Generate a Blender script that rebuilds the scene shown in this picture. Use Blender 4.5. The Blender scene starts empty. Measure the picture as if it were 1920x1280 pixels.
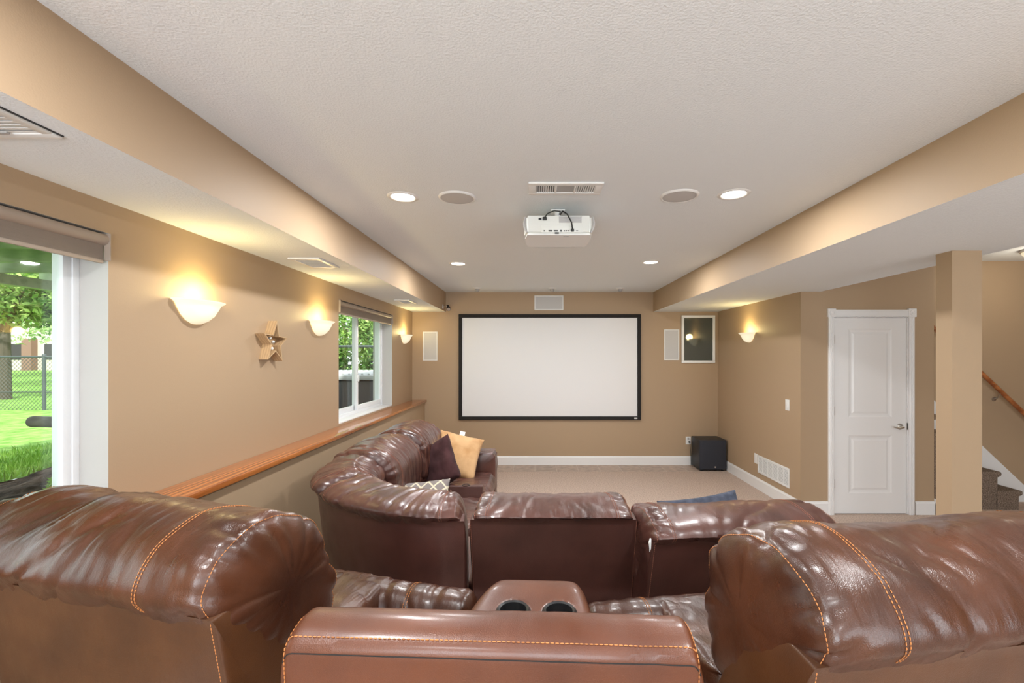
import bpy, bmesh, math, random
from mathutils import Vector, Matrix, noise
R = math.radians
random.seed(7)
SC = bpy.context.scene
COL = bpy.context.collection

# ------------------------------------------------------------------ camera
CZ = 1.61
cam_d = bpy.data.cameras.new('camera'); cam = bpy.data.objects.new('camera', cam_d); COL.objects.link(cam)
cam.location = (0, 0, CZ); cam.rotation_euler = (R(90), 0, 0)
cam_d.sensor_width = 36; cam_d.lens = 860/1920*36
cam_d.shift_x = -43/1920; cam_d.shift_y = 27/1920
cam_d.clip_start = .02; cam_d.clip_end = 300
SC.camera = cam
# ------------------------------------------------------------------ view
SC.view_settings.view_transform = 'Standard'; SC.view_settings.look = 'None'
SC.view_settings.gamma = 1; SC.view_settings.use_curve_mapping = False
SC.view_settings.exposure = 0.52
# ------------------------------------------------------------------ world
W = bpy.data.worlds.new('world'); SC.world = W; W.use_nodes = True
wn = W.node_tree.nodes; wl = W.node_tree.links
sky = wn.new('ShaderNodeTexSky'); sky.sky_type = 'HOSEK_WILKIE'; sky.turbidity = 4; sky.ground_albedo = .3
sky.sun_direction = (.4, -.5, .77)
mixw = wn.new('ShaderNodeMixRGB'); mixw.inputs[0].default_value = .65; mixw.inputs[2].default_value = (.95, .98, 1, 1)
wl.new(sky.outputs[0], mixw.inputs[1]); wl.new(mixw.outputs[0], wn['Background'].inputs[0])
wn['Background'].inputs[1].default_value = 2.6

def light(name, kind, loc, energy, color=(1, 1, 1), rot=(0, 0, 0), size=None, size_y=None, **kw):
    d = bpy.data.lights.new(name, kind); d.energy = energy; d.color = color
    if kind == 'AREA':
        d.size = size
        if size_y: d.shape = 'RECTANGLE'; d.size_y = size_y
    elif size is not None and kind != 'SUN': d.shadow_soft_size = size
    for k, v in kw.items(): setattr(d, k, v)
    o = bpy.data.objects.new(name, d); o.location = loc; o.rotation_euler = rot; COL.objects.link(o)
    return o
light('sun', 'SUN', (0, 0, 20), 5, (1, .95, .86), (R(38), R(28), 0), angle=R(2))
# added fill lamps behind the camera, tilted up; portals sample the sky openings
light('rear_fill_lamp', 'AREA', (-.6, -2.72, 1.3), 85, (.82, .92, 1), (R(128), 0, 0), 2.3, 2.0)
light('rear_fill_lamp', 'AREA', (3.6, -2.72, 1.3), 48, (.82, .92, 1), (R(128), 0, 0), 2.3, 2.0)
for y_ in (1.17, 5.02):
    light('window_portal', 'AREA', (-2.06, y_, 1.55), 1, (1, 1, 1), (R(90), 0, R(-90)), 1.5, 1.15).data.cycles.is_portal = True
for x_ in (-.55, 3.6):
    light('rear_portal', 'AREA', (x_, -3.02, 1.16), 1, (1, 1, 1), (R(90), 0, 0), 2.4, 2.1).data.cycles.is_portal = True

# ------------------------------------------------------------------ materials
def mat(name, base=(.8, .8, .8), rough=.5, metal=0, spec=.5, coat=0, emis=None, estr=0):
    m = bpy.data.materials.new(name); m.use_nodes = True
    p = m.node_tree.nodes['Principled BSDF']
    p.inputs['Base Color'].default_value = (*base, 1); p.inputs['Roughness'].default_value = rough
    p.inputs['Metallic'].default_value = metal; p.inputs['Specular IOR Level'].default_value = spec
    p.inputs['Coat Weight'].default_value = coat
    if emis: p.inputs['Emission Color'].default_value = (*emis, 1); p.inputs['Emission Strength'].default_value = estr
    return m
def nd(m, t, **kw):
    n = m.node_tree.nodes.new(t)
    for k, v in kw.items():
        if k.startswith('i_'): n.inputs[k[2:].replace('_', ' ')].default_value = v
        else: setattr(n, k, v)
    return n
def lk(m, a, b): m.node_tree.links.new(a, b)
def P(m): return m.node_tree.nodes['Principled BSDF']
def coords(m, scale=(1, 1, 1), kind='Object', rot=(0, 0, 0)):
    tc = nd(m, 'ShaderNodeTexCoord'); mp = nd(m, 'ShaderNodeMapping')
    mp.inputs['Scale'].default_value = scale; mp.inputs['Rotation'].default_value = rot
    lk(m, tc.outputs[kind], mp.inputs[0]); return mp.outputs[0]
def noise_color(m, c1, c2, scale, detail=4, cs=(1, 1, 1), lo=.35, hi=.65):
    n = nd(m, 'ShaderNodeTexNoise'); n.inputs['Scale'].default_value = scale; n.inputs['Detail'].default_value = detail
    lk(m, coords(m, cs), n.inputs['Vector'])
    r = nd(m, 'ShaderNodeValToRGB'); r.color_ramp.elements[0].position = lo; r.color_ramp.elements[1].position = hi
    r.color_ramp.elements[0].color = (*c1, 1); r.color_ramp.elements[1].color = (*c2, 1)
    lk(m, n.outputs[0], r.inputs[0]); lk(m, r.outputs[0], P(m).inputs['Base Color']); return r
def bump(m, scale, strength, dist=.01, detail=3, cs=(1, 1, 1), tex='ShaderNodeTexNoise', prev=None):
    n = nd(m, tex); n.inputs['Scale'].default_value = scale
    if tex == 'ShaderNodeTexNoise': n.inputs['Detail'].default_value = detail
    lk(m, coords(m, cs), n.inputs['Vector'])
    b = nd(m, 'ShaderNodeBump'); b.inputs['Strength'].default_value = strength; b.inputs['Distance'].default_value = dist
    lk(m, n.outputs[0], b.inputs['Height'])
    if prev: lk(m, prev.outputs[0], b.inputs['Normal'])
    lk(m, b.outputs[0], P(m).inputs['Normal']); return b

M = {}
M['wall'] = mat('tan wall paint', (.42, .30, .19), .55, spec=.3); bump(M['wall'], 180, .12, .003)
M['ceil'] = mat('white textured ceiling', (.80, .845, .87), .85, spec=.2); bump(M['ceil'], 120, .45, .006, 5)
M['trim'] = mat('white trim paint', (.80, .79, .78), .3)
M['reveal'] = mat('painted reveal', (.50, .485, .46), .6)
M['vinyl'] = mat('white vinyl', (.82, .84, .86), .3)
M['white'] = mat('white plastic', (.80, .80, .78), .35)
M['grille'] = mat('speaker grille', (.55, .54, .53), .7); bump(M['grille'], 500, .5, .002)
M['dark'] = mat('dark gap', (.03, .03, .03), .6)
M['black'] = mat('black plastic', (.015, .015, .016), .4)
M['velvet'] = mat('black velvet frame', (.012, .01, .009), .8)
M['subw'] = mat('black ash vinyl', (.018, .019, .022), .45); bump(M['subw'], 60, .2, .002, cs=(1, 1, 8))
M['subc'] = mat('speaker cloth', (.03, .032, .042), .9); bump(M['subc'], 600, .4, .001)
M['screen'] = mat('projection screen', (.78, .77, .765), .42, spec=.35)
M['metal'] = mat('brushed nickel', (.55, .52, .48), .3, 1)
M['grey'] = mat('grey plastic', (.38, .37, .36), .45)
M['proj'] = mat('projector shell', (.74, .75, .71), .4)
M['brown_shade'] = mat('shade cassette', (.36, .29, .235), .45)
M['shade'] = mat('woven shade', (.27, .22, .18), .8); bump(M['shade'], 90, .6, .004, cs=(1, .12, 9))
M['rubber'] = mat('black cord', (.012, .014, .012), .5)
M['cork'] = mat('tag', (.8, .8, .78), .6)

m = mat('carpet', rough=.95, spec=.1); noise_color(m, (.42, .31, .25), (.72, .58, .49), 75, 6, lo=.32, hi=.68)
b = bump(m, 140, .8, .012, 4); bump(m, 9, .3, .02, 2, prev=b); M['carpet'] = m
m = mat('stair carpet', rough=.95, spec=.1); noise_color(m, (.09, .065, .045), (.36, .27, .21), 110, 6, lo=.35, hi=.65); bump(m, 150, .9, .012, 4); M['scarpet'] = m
# floor tile
m = mat('floor tile', rough=.45); br = nd(m, 'ShaderNodeTexBrick'); br.offset = 0; br.squash = 1
br.inputs['Scale'].default_value = 1; br.inputs['Brick Width'].default_value = .305; br.inputs['Row Height'].default_value = .40
br.inputs['Mortar Size'].default_value = .004; br.inputs['Color1'].default_value = (.38, .29, .23, 1); br.inputs['Color2'].default_value = (.46, .35, .28, 1)
br.inputs['Mortar'].default_value = (.55, .47, .4, 1); lk(m, coords(m), br.inputs['Vector'])
nn = nd(m, 'ShaderNodeTexNoise'); nn.inputs['Scale'].default_value = 14; mx = nd(m, 'ShaderNodeMixRGB', blend_type='OVERLAY'); mx.inputs[0].default_value = .5
lk(m, coords(m), nn.inputs['Vector']); lk(m, br.outputs[0], mx.inputs[1]); lk(m, nn.outputs[0], mx.inputs[2]); lk(m, mx.outputs[0], P(m).inputs['Base Color']); M['tile'] = m
# woods
def wood(name, c1, c2, scale, cs, rough=.3, coat=.3):
    m = mat(name, rough=rough, coat=coat)
    n = nd(m, 'ShaderNodeTexWave', wave_type='BANDS', bands_direction='X'); n.inputs['Scale'].default_value = scale
    n.inputs['Distortion'].default_value = 7; n.inputs['Detail'].default_value = 4; n.inputs['Detail Scale'].default_value = 1.3
    lk(m, coords(m, cs), n.inputs['Vector'])
    r = nd(m, 'ShaderNodeValToRGB'); r.color_ramp.elements[0].color = (*c1, 1); r.color_ramp.elements[1].color = (*c2, 1)
    lk(m, n.outputs[0], r.inputs[0]); lk(m, r.outputs[0], P(m).inputs['Base Color']); return m
M['oak'] = wood('golden oak', (.30, .082, .017), (.56, .20, .052), 9, (1, .07, 1), .25, .5)
M['oak_rail'] = wood('oak rail', (.28, .08, .02), (.48, .17, .05), 14, (.15, 1, 1))
M['pine'] = wood('rough pine', (.42, .27, .14), (.52, .35, .19), 18, (1, 1, .2), .7, 0)
M['deckwood'] = wood('green tinted deck wood', (.34, .42, .27), (.50, .58, .40), 6, (.2, 1, 1), .8, 0)
M['greywood'] = wood('weathered grey timber', (.14, .13, .12), (.24, .23, .21), 8, (.2, 1, 1), .8, 0)

# leather
def leather(name, c1, c2, rough=.33, wr=.35):
    m = mat(name, rough=rough, spec=.5, coat=.4)
    P(m).inputs['Coat Roughness'].default_value = .22
    noise_color(m, c1, c2, 5, 5, lo=.3, hi=.7)
    n = nd(m, 'ShaderNodeTexNoise'); n.inputs['Scale'].default_value = 9; n.inputs['Detail'].default_value = 5
    mr = nd(m, 'ShaderNodeMapRange'); mr.inputs[1].default_value = .3; mr.inputs[2].default_value = .7
    mr.inputs[3].default_value = rough-.07; mr.inputs[4].default_value = rough+.1
    lk(m, coords(m), n.inputs['Vector']); lk(m, n.outputs[0], mr.inputs[0]); lk(m, mr.outputs[0], P(m).inputs['Roughness'])
    b1 = bump(m, 420, .28, .0012, tex='ShaderNodeTexVoronoi')
    b2 = bump(m, 15, wr, .014, 5, cs=(2.6, .8, .8), prev=b1)
    return m
M['leather'] = leather('warm brown leather', (.034, .010, .0045), (.088, .028, .011), .31, .25)
M['leather_panel'] = leather('brown leather panel', (.055, .018, .005), (.095, .034, .010), .42, .06)
M['leather_c'] = leather('chestnut leather', (.085, .022, .007), (.135, .038, .012), .42, .05)
M['leather_d'] = leather('deep brown leather', (.056, .022, .017), (.120, .045, .033), .33, .18)
M['leather_dp'] = leather('deep brown leather panel', (.058, .019, .014), (.092, .032, .024), .45, .06)
M['stitch'] = mat('tan thread', (.52, .20, .06), .7)
M['stitch_d'] = mat('brown thread', (.34, .13, .08), .7)

def fabric(name, c1, c2, s=60, sheen=.3):
    m = mat(name, rough=.9, spec=.15); noise_color(m, c1, c2, s, 4); P(m).inputs['Sheen Weight'].default_value = sheen; bump(m, 300, .4, .002); return m
M['tan_velvet'] = fabric('tan velvet', (.50, .28, .12), (.66, .41, .21), 7, .2)
M['plum'] = fabric('dark plum fabric', (.035, .014, .015), (.075, .032, .034), 9, .05)
M['blue'] = fabric('slate blue fabric', (.045, .052, .075), (.085, .095, .13), 30, .1)
# lattice pillow
m = mat('grey lattice fabric', rough=.9)
def lat(rot):
    w_ = nd(m, 'ShaderNodeTexWave', wave_type='BANDS', bands_direction='X'); w_.inputs['Scale'].default_value = 4.6
    lk(m, coords(m, rot=(0, 0, rot)), w_.inputs['Vector'])
    g = nd(m, 'ShaderNodeMath', operation='GREATER_THAN'); g.inputs[1].default_value = .93; lk(m, w_.outputs[1], g.inputs[0]); return g
g1, g2 = lat(R(35)), lat(R(-35)); mxx = nd(m, 'ShaderNodeMath', operation='MAXIMUM'); lk(m, g1.outputs[0], mxx.inputs[0]); lk(m, g2.outputs[0], mxx.inputs[1])
mc = nd(m, 'ShaderNodeMixRGB'); mc.inputs[1].default_value = (.22, .19, .18, 1); mc.inputs[2].default_value = (.62, .56, .42, 1)
lk(m, mxx.outputs[0], mc.inputs[0]); lk(m, mc.outputs[0], P(m).inputs['Base Color']); M['lattice'] = m

def glass_mat(name, refl, tint=(1, 1, 1)):
    m = bpy.data.materials.new(name); m.use_nodes = True; nt = m.node_tree; nt.nodes.clear()
    o = nt.nodes.new('ShaderNodeOutputMaterial'); t = nt.nodes.new('ShaderNodeBsdfTransparent'); g = nt.nodes.new('ShaderNodeBsdfGlossy')
    t.inputs[0].default_value = (*tint, 1); g.inputs['Roughness'].default_value = .02; x = nt.nodes.new('ShaderNodeMixShader'); x.inputs[0].default_value = refl
    nt.links.new(t.outputs[0], x.inputs[1]); nt.links.new(g.outputs[0], x.inputs[2]); nt.links.new(x.outputs[0], o.inputs[0]); return m
M['glass'] = glass_mat('window glass', .06, (.97, 1, .98))
M['bulbglass'] = mat('frosted lit glass', (.8, .76, .66), .35, emis=(1, .88, .60), estr=.42)
M['lens'] = mat('lit lamp lens', (1, 1, 1), .3, emis=(1, .93, .82), estr=9)
M['pictureglass'] = mat('dark picture glass', (.045, .055, .045), .06, spec=1.0, coat=.6)
# outdoors
m = mat('lawn', rough=.95, spec=.1); noise_color(m, (.13, .28, .05), (.30, .50, .13), 6, 8); bump(m, 40, .8, .03); M['lawn'] = m
m = mat('dark soil', rough=.95, spec=.15); noise_color(m, (.025, .018, .013), (.14, .10, .08), 9, 8); bump(m, 14, 1, .06, 8); M['soil'] = m
def leafm(name, c1, c2): 
    m = mat(name, rough=.6, spec=.3); noise_color(m, c1, c2, 1.8, 3, lo=.4, hi=.6)
    P(m).inputs['Transmission Weight'].default_value = 0; return m
M['leaf'] = leafm('tree leaves', (.09, .20, .05), (.36, .50, .14))
M['leaf2'] = leafm('pale leaves', (.18, .34, .12), (.50, .62, .30))
M['leaf3'] = leafm('shrub leaves', (.05, .12, .03), (.20, .34, .06))
M['grass'] = leafm('grass blades', (.18, .38, .05), (.42, .66, .12))
M['bark'] = mat('bark', (.09, .075, .06), .9); bump(M['bark'], 12, 1, .03, 5, cs=(1, 1, .2))
M['fence'] = mat('dark green fence metal', (.05, .065, .07), .5)
M['house'] = mat('far house siding', (.55, .50, .44), .8)
M['housebrick'] = mat('far house brick', (.22, .13, .10), .8)
M['roof'] = mat('roof shingle', (.12, .11, .11), .9)
M['tubside'] = mat('tub cabinet', (.05, .045, .05), .5); bump(M['tubside'], 30, .5, .01, cs=(1, 1, .1))
M['tubblue'] = mat('tub blue corner', (.03, .055, .10), .4)
M['tubcover'] = mat('tub cover', (.42, .43, .45), .5)

# ------------------------------------------------------------------ helpers
def tag(o, label=None, cat=None, group=None, kind=None):
    if label: o['label'] = label
    if cat: o['category'] = cat
    if group: o['group'] = group
    if kind: o['kind'] = kind
    return o
def empty(name, loc=(0, 0, 0), rz=0, label=None, cat=None, group=None, kind=None):
    o = bpy.data.objects.new(name, None); o.location = loc; o.rotation_euler = (0, 0, rz); o.empty_display_size = .1
    COL.objects.link(o); return tag(o, label, cat, group, kind)
def obj(name, bm, m, parent=None, smooth=30, label=None, loc=None, rot=None):
    me = bpy.data.meshes.new(name); bmesh.ops.recalc_face_normals(bm, faces=bm.faces); bm.to_mesh(me); bm.free()
    for x in (m if isinstance(m, (list, tuple)) else [m]): me.materials.append(x)
    if smooth:
        me.polygons.foreach_set('use_smooth', [True]*len(me.polygons)); me.set_sharp_from_angle(angle=R(smooth))
    o = bpy.data.objects.new(name, me); COL.objects.link(o)
    if parent: o.parent = parent
    if label: o['label'] = label
    if loc: o.location = loc
    if rot: o.rotation_euler = rot
    return o
def copy_tree(o, parent=None):
    c = o.copy(); COL.objects.link(c)
    if parent: c.parent = parent
    for ch in [x for x in o.children]: copy_tree(ch, c)
    return c
def nb(): return bmesh.new()
def box(bm, x0, x1, y0, y1, z0, z1, bev=0, seg=2, mi=0, M4=None):
    r = bmesh.ops.create_cube(bm, size=1)
    vs = r['verts']
    for v in vs: v.co = Vector(((x0+x1)/2+v.co.x*(x1-x0), (y0+y1)/2+v.co.y*(y1-y0), (z0+z1)/2+v.co.z*(z1-z0)))
    fs = set(f for v in vs for f in v.link_faces)
    for f in fs: f.material_index = mi
    if bev:
        es = list(set(e for v in vs for e in v.link_edges))
        rr = bmesh.ops.bevel(bm, geom=es, offset=bev, segments=seg, profile=.6, affect='EDGES')
        for f in rr['faces']: f.material_index = mi
        vs = list(set(v for f in rr['faces'] for v in f.verts))
    if M4: 
        for v in set(vs): v.co = M4 @ v.co
    return bm
def B(*a, **k): return box(nb(), *a, **k)
def tube(bm, pts, r, n=8, cap=True, mi=0):
    pts = [Vector(p) for p in pts]; rings = []
    rr = r if isinstance(r, (list, tuple)) else [r]*len(pts)
    up = None
    for i, p in enumerate(pts):
        t = (pts[min(i+1, len(pts)-1)]-pts[max(i-1, 0)]).normalized()
        if up is None: up = Vector((0, 0, 1)) if abs(t.z) < .9 else Vector((1, 0, 0))
        a = t.cross(up).normalized(); b_ = a.cross(t).normalized(); up = b_
        rings.append([bm.verts.new(p+(a*math.cos(2*math.pi*k/n)+b_*math.sin(2*math.pi*k/n))*rr[i]) for k in range(n)])
    for i in range(len(rings)-1):
        for k in range(n):
            f = bm.faces.new((rings[i][k], rings[i][(k+1) % n], rings[i+1][(k+1) % n], rings[i+1][k])); f.material_index = mi
    if cap:
        bm.faces.new(rings[0][::-1]).material_index = mi; bm.faces.new(rings[-1]).material_index = mi
    return bm
def disc_lathe(bm, prof, n=32, center=(0, 0, 0), a0=0, a1=2*math.pi, sx=1, sy=1, axis='Z', mi=0):
    full = abs(a1-a0-2*math.pi) < 1e-6; cnt = n if full else n+1; rings = []
    for r_, z_ in prof:
        ring = []
        for k in range(cnt):
            a = a0+(a1-a0)*k/n; c = Vector((r_*math.cos(a)*sx, r_*math.sin(a)*sy, z_))
            if axis == 'Y': c = Vector((c.x, c.z, c.y))
            if axis == 'X': c = Vector((c.z, c.x, c.y))
            ring.append(bm.verts.new(c+Vector(center)))
        rings.append(ring)
    for i in range(len(rings)-1):
        for k in range(cnt if full else cnt-1):
            bm.faces.new((rings[i][k], rings[i][(k+1) % cnt], rings[i+1][(k+1) % cnt], rings[i+1][k])).material_index = mi
    return bm
def prism(bm, poly, axis, a, b, mi=0):
    """poly: 2D outline, extruded along axis from a to b"""
    def mk(p, t):
        return {'X': (t, p[0], p[1]), 'Y': (p[0], t, p[1]), 'Z': (p[0], p[1], t)}[axis]
    A = [bm.verts.new(mk(p, a)) for p in poly]; Bv = [bm.verts.new(mk(p, b)) for p in poly]; n = len(poly)
    bm.faces.new(A).material_index = mi; bm.faces.new(Bv[::-1]).material_index = mi
    for i in range(n): bm.faces.new((A[i], A[(i+1) % n], Bv[(i+1) % n], Bv[i])).material_index = mi
    return bm
def struct(name, bm, m, parent=None, smooth=0, label=None):
    o = obj(name, bm, m, parent, smooth)
    if not parent: o['kind'] = 'structure'
    return o

# ================================================================== ROOM SHELL
XL, XR, YB, ZC = -1.81, 2.70, 6.77, 2.55
SX0, SX1, ZS = -1.317, 1.746, 2.262     # soffit inner edges and underside
YD, YN = 4.66, -2.8                     # door wall plane, wall behind the camera
ZU = 2.66                               # ceiling over the stair side
XF = 6.4
LX, LZ = -1.595, .965                   # ledge front and top
fl = nb(); box(fl, -2.1, XF+.2, YN-.2, 6.38, -.1, 0); struct('floor', fl, M['carpet'])
ft = nb(); box(ft, -2.1, XR+.2, 6.38, YB+.2, -.1, .002); struct('floor_tile', ft, M['tile']).location = (0, 0, 0)
c = nb(); box(c, SX0, SX1, YN, YB, ZC, ZC+.15); struct('ceiling', c, M['ceil'])
def soffit(name, x0, x1, y0, y1, z0, z1):
    bm = B(x0, x1, y0, y1, z0, z1)
    for f in bm.faces: f.material_index = 1 if f.normal.z < -.5 or (bm.normal_update() or f.normal.z) < -.5 else 0
    o = obj(name, bm, [M['wall'], M['ceil']], None, 0); o['kind'] = 'structure'; return o
soffit('ceiling_left', -2.05, SX0, YN, YB, ZS, ZC+.15)
soffit('ceiling_right', SX1, 2.90, YN, YB, ZS, ZC+.15)
c = nb(); box(c, 2.90, XF+.1, YN, 6.9, ZU, ZU+.15); struct('ceiling_stair', c, M['ceil'])
c = nb(); box(c, -2.2, XF+.3, YN-.2, 7.2, ZU+.16, ZU+.3); struct('ceiling_slab', c, M['ceil'])
# left wall with two openings
W1 = (.40, 1.946); W2 = (4.23, 5.81); WZ0, WZ1 = .98, 2.13
wl_ = nb(); xa, xb = -2.05, XL
for y0, y1, z0, z1 in ((YN, W1[0], 0, ZS), (W1[1], W2[0], 0, ZS), (W2[1], YB+.2, 0, ZS), (W1[0], W1[1], 0, WZ0), (W2[0], W2[1], 0, WZ0), (W1[0], W1[1], WZ1, ZS), (W2[0], W2[1], WZ1, ZS)):
    box(wl_, xa, xb, y0, y1, z0, z1)
wl_.normal_update()
for f in wl_.faces:
    cc = f.calc_center_median()
    for w in (W1, W2):
        if w[0]-.01 < cc.y < w[1]+.01 and abs(f.normal.x) < .5: f.material_index = 1
o = obj('wall_left', wl_, [M['wall'], M['reveal']], None, 0); o['kind'] = 'structure'
lw = nb(); box(lw, XL, LX-.03, YN, YB, 0, LZ-.03); struct('wall_left_lower', lw, M['wall'])
lc = nb(); box(lc, XL, LX, YN, YB, LZ-.032, LZ, .008, 2); struct('trim_1', lc, M['oak'], smooth=30)
c = nb(); box(c, -2.05, XR+.2, YB, YB+.2, 0, ZC+.15); struct('wall_back', c, M['wall'])
c = nb(); box(c, XR, XR+.12, YD+.12, YB, 0, ZS+.1); struct('wall_right', c, M['wall'])
# door wall with opening
DX0, DX1, DZ = 3.04, 3.78, 2.0
c = nb()
for x0, x1, z0, z1 in ((XR, DX0-.012, 0, ZU), (DX1+.012, 4.055, 0, ZU), (DX0-.012, DX1+.012, DZ+.012, ZU)): box(c, x0, x1, YD, YD+.12, z0, z1)
struct('wall_door', c, M['wall'])
c = nb(); box(c, XR+.12, XF, 5.08, 5.2, 0, ZU); struct('wall_stair', c, M['wall'])
c = nb(); box(c, XF, XF+.2, YN, 5.2, 0, ZU); struct('wall_far_right', c, M['wall'])
# wall behind the camera with two openings added to let sky light in
c = nb()
for x0, x1, z0, z1 in ((-2.05, -1.7, 0, ZU), (.6, 2.4, 0, ZU), (4.8, XF+.2, 0, ZU), (-1.7, .6, 2.2, ZU), (2.4, 4.8, 2.2, ZU), (-1.7, .6, 0, .12), (2.4, 4.8, 0, .12)): box(c, x0, x1, YN-.2, YN, z0, z1)
struct('wall_near', c, M['wall'])
# column
c = nb(); box(c, 2.583, 2.768, 2.84, 2.955, 0, ZS); struct('wall_column', c, M['wall'])
# riser under the rear row
c = nb(); box(c, LX-.03, 2.45, YN, 1.84, 0, .24, .02, 2); struct('floor_riser', c, M['carpet'])
# baseboards
def basep(t=.014, h=.135): return [(0, 0), (t, 0), (t, h-.02), (t-.005, h-.012), (t-.008, h), (0, h)]
bb = nb(); prism(bb, [(YB-a, z) for a, z in basep()], 'X', LX-.03, XR); struct('baseboard_back', bb, M['trim'])
bb = nb(); prism(bb, [(XR-a, z) for a, z in basep()], 'Y', YD, YB); struct('baseboard_right', bb, M['trim'])
bb = nb()
prism(bb, [(YD-a, z) for a, z in basep()], 'X', XR-.014, 2.975); prism(bb, [(YD-a, z) for a, z in basep()], 'X', 3.86, 4.07)
prism(bb, [(4.055+a, z) for a, z in basep(.014, .16)], 'Y', YD-.014, YD+.12)
struct('baseboard_door', bb, M['trim'])

# ------------------------------------------------------------------ windows
def window(n, w, outlook):
    root = empty('window_%d' % n, (-1.93, (w[0]+w[1])/2, WZ0), kind='structure')
    oy, oz = (w[0]+w[1])/2, WZ0
    L = w[1]-w[0]; H = WZ1-WZ0
    f = nb()
    for a, b_ in ((-L/2, -L/2+.03), (L/2-.03, L/2)): box(f, -.09, 0, a, b_, 0, H, .004)
    box(f, -.09, 0, -L/2+.045, L/2-.045, 0, .04, .004); box(f, -.09, 0, -L/2+.045, L/2-.045, H-.04, H, .004)
    obj('window_frame', f, M['vinyl'], root)
    for k, (a, b_, x) in enumerate(((-L/2+.03, .03, -.072), (-.03, L/2-.03, -.035))):
        s = nb(); x0, x1 = x, x+.03
        for p, q in ((a, a+.036), (b_-.036, b_)): box(s, x0, x1, p, q, .04, H-.04, .005)
        box(s, x0, x1, a+.036, b_-.036, .04, .09, .005); box(s, x0, x1, a+.036, b_-.036, H-.09, H-.04, .005)
        so = obj('sash', s, M['vinyl'], root)
        obj('pane', B(x+.012, x+.016, a+.034, b_-.034, .088, H-.088), M['glass'], so, 0)
        if k == 1:
            obj('sash_latch', B(x1, x1+.014, a+.01, a+.03, .35, .42, .004), M['white'], so)
    sl = nb(); box(sl, -.01, .118, -L/2+.001, L/2-.001, .0, .012, .003); obj('window_sill', sl, M['trim'], root)
    return root
window(1, W1, 0); window(2, W2, 1)
def shade(w, label):
    L = w[1]-w[0]-.012; cy = (w[0]+w[1])/2
    root = empty('roller_shade', (-1.812, cy, WZ1), label=label, cat='blind', group='roller shades over the windows')
    c = nb(); pts = []
    for k in range(9):
        a = R(90)*k/8; pts.append((.012-.03*(1-math.sin(a)) , -.004-.045+.045*math.sin(a)))
    prof = [(-.075, -.004), (-.02, -.004), (.004, -.010), (.014, -.022), (.016, -.034), (.010, -.046), (-.004, -.054), (-.03, -.056), (-.075, -.056)]
    prism(c, prof, 'Y', -L/2, L/2)
    obj('cassette', c, M['brown_shade'], root, 40)
    for s_ in (-1, 1): obj('end_cap', B(-.06, .018, s_*L/2-.003, s_*L/2+.003, -.118, -.003, .003), M['brown_shade'], root)
    obj('shade_fabric', B(-.012, -.006, -L/2+.01, L/2-.01, -.118, -.05), M['shade'], root, 0)
    obj('bottom_rail', B(-.016, -.002, -L/2+.01, L/2-.01, -.132, -.116, .004), M['brown_shade'], root)
    return root
shade(W1, 'brown roller shade rolled up over the large near window'); shade(W2, 'brown roller shade rolled up over the far window beside the ledge')

# ------------------------------------------------------------------ door
d = empty('door_1', (DX0, YD, 0), kind='structure')
DW = DX1-DX0
def slab_front(bm, W_, H_, panels, y):
    xs = sorted({0, W_, *[p[0] for p in panels], *[p[1] for p in panels]}); zs = sorted({0.006, H_, *[p[2] for p in panels], *[p[3] for p in panels]})
    V = {}
    def v(x, z, yy=y): 
        k = (round(x, 5), round(z, 5), round(yy, 5))
        if k not in V: V[k] = bm.verts.new((x, yy, z))
        return V[k]
    for i in range(len(xs)-1):
        for j in range(len(zs)-1):
            if any(p[0] <= xs[i] < p[1] and p[2] <= zs[j] < p[3] for p in panels): continue
            bm.faces.new((v(xs[i], zs[j]), v(xs[i+1], zs[j]), v(xs[i+1], zs[j+1]), v(xs[i], zs[j+1])))
    for p in panels:
        prev = None
        for ins, dep in ((0, 0), (.012, .007), (.028, .010), (.036, .010), (.056, .003)):
            x0, x1, z0, z1 = p[0]+ins, p[1]-ins, p[2]+ins, p[3]-ins
            ring = [v(x0, z0, y+dep), v(x1, z0, y+dep), v(x1, z1, y+dep), v(x0, z1, y+dep)]
            if prev:
                for k in range(4): bm.faces.new((prev[k], prev[(k+1) % 4], ring[(k+1) % 4], ring[k]))
            prev = ring
        bm.faces.new(prev)
    # sides and back
    box(bm, 0, W_, y+.012, y+.04, .006, H_)
    for a in ((0, .006, W_, .006), (W_, .006, W_, H_), (W_, H_, 0, H_), (0, H_, 0, .006)):
        bm.faces.new([bm.verts.new(q) for q in ((a[0], y, a[1]), (a[2], y, a[3]), (a[2], y+.012, a[3]), (a[0], y+.012, a[1]))])
s = nb(); slab_front(s, DW, DZ-.004, [(.155, .595, .985, 1.885), (.155, .595, .21, .80)], .012)
obj('door_leaf', s, M['trim'], d, 0)
for z in (1.78, 1.05, .31):
    h = nb(); tube(h, [(-.002, .006, z-.045), (-.002, .006, z+.045)], .007, 10); box(h, -.002, .016, .008, .0125, z-.045, z+.045); obj('hinge', h, M['metal'], d)
h = nb(); disc_lathe(h, [(0, .012), (.032, .012), (.032, .006), (.026, 0), (.012, -.006), (.011, -.04), (.0, -.04)], 24, (.676, 0, .89), axis='Y')
tube(h, [(.676, -.036, .89), (.66, -.042, .888), (.63, -.044, .882), (.59, -.042, .89), (.575, -.04, .893)], [.012, .011, .009, .008, .006], 10)
obj('door_handle', h, M['metal'], d)
obj('strike_plate', B(DW+.001, DW+.012, .0, .012, .86, .93), M['metal'], d)
cs = nb()
def casing(bm, x0, x1, z0, z1):
    box(bm, x0, x1, -.018, 0, z0, z1, .003); n = 3; w = x1-x0
    for k in range(n): tube(bm, [(x0+w*(k+1)/(n+1), -.018, z0), (x0+w*(k+1)/(n+1), -.018, z1)], .005, 8)
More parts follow.
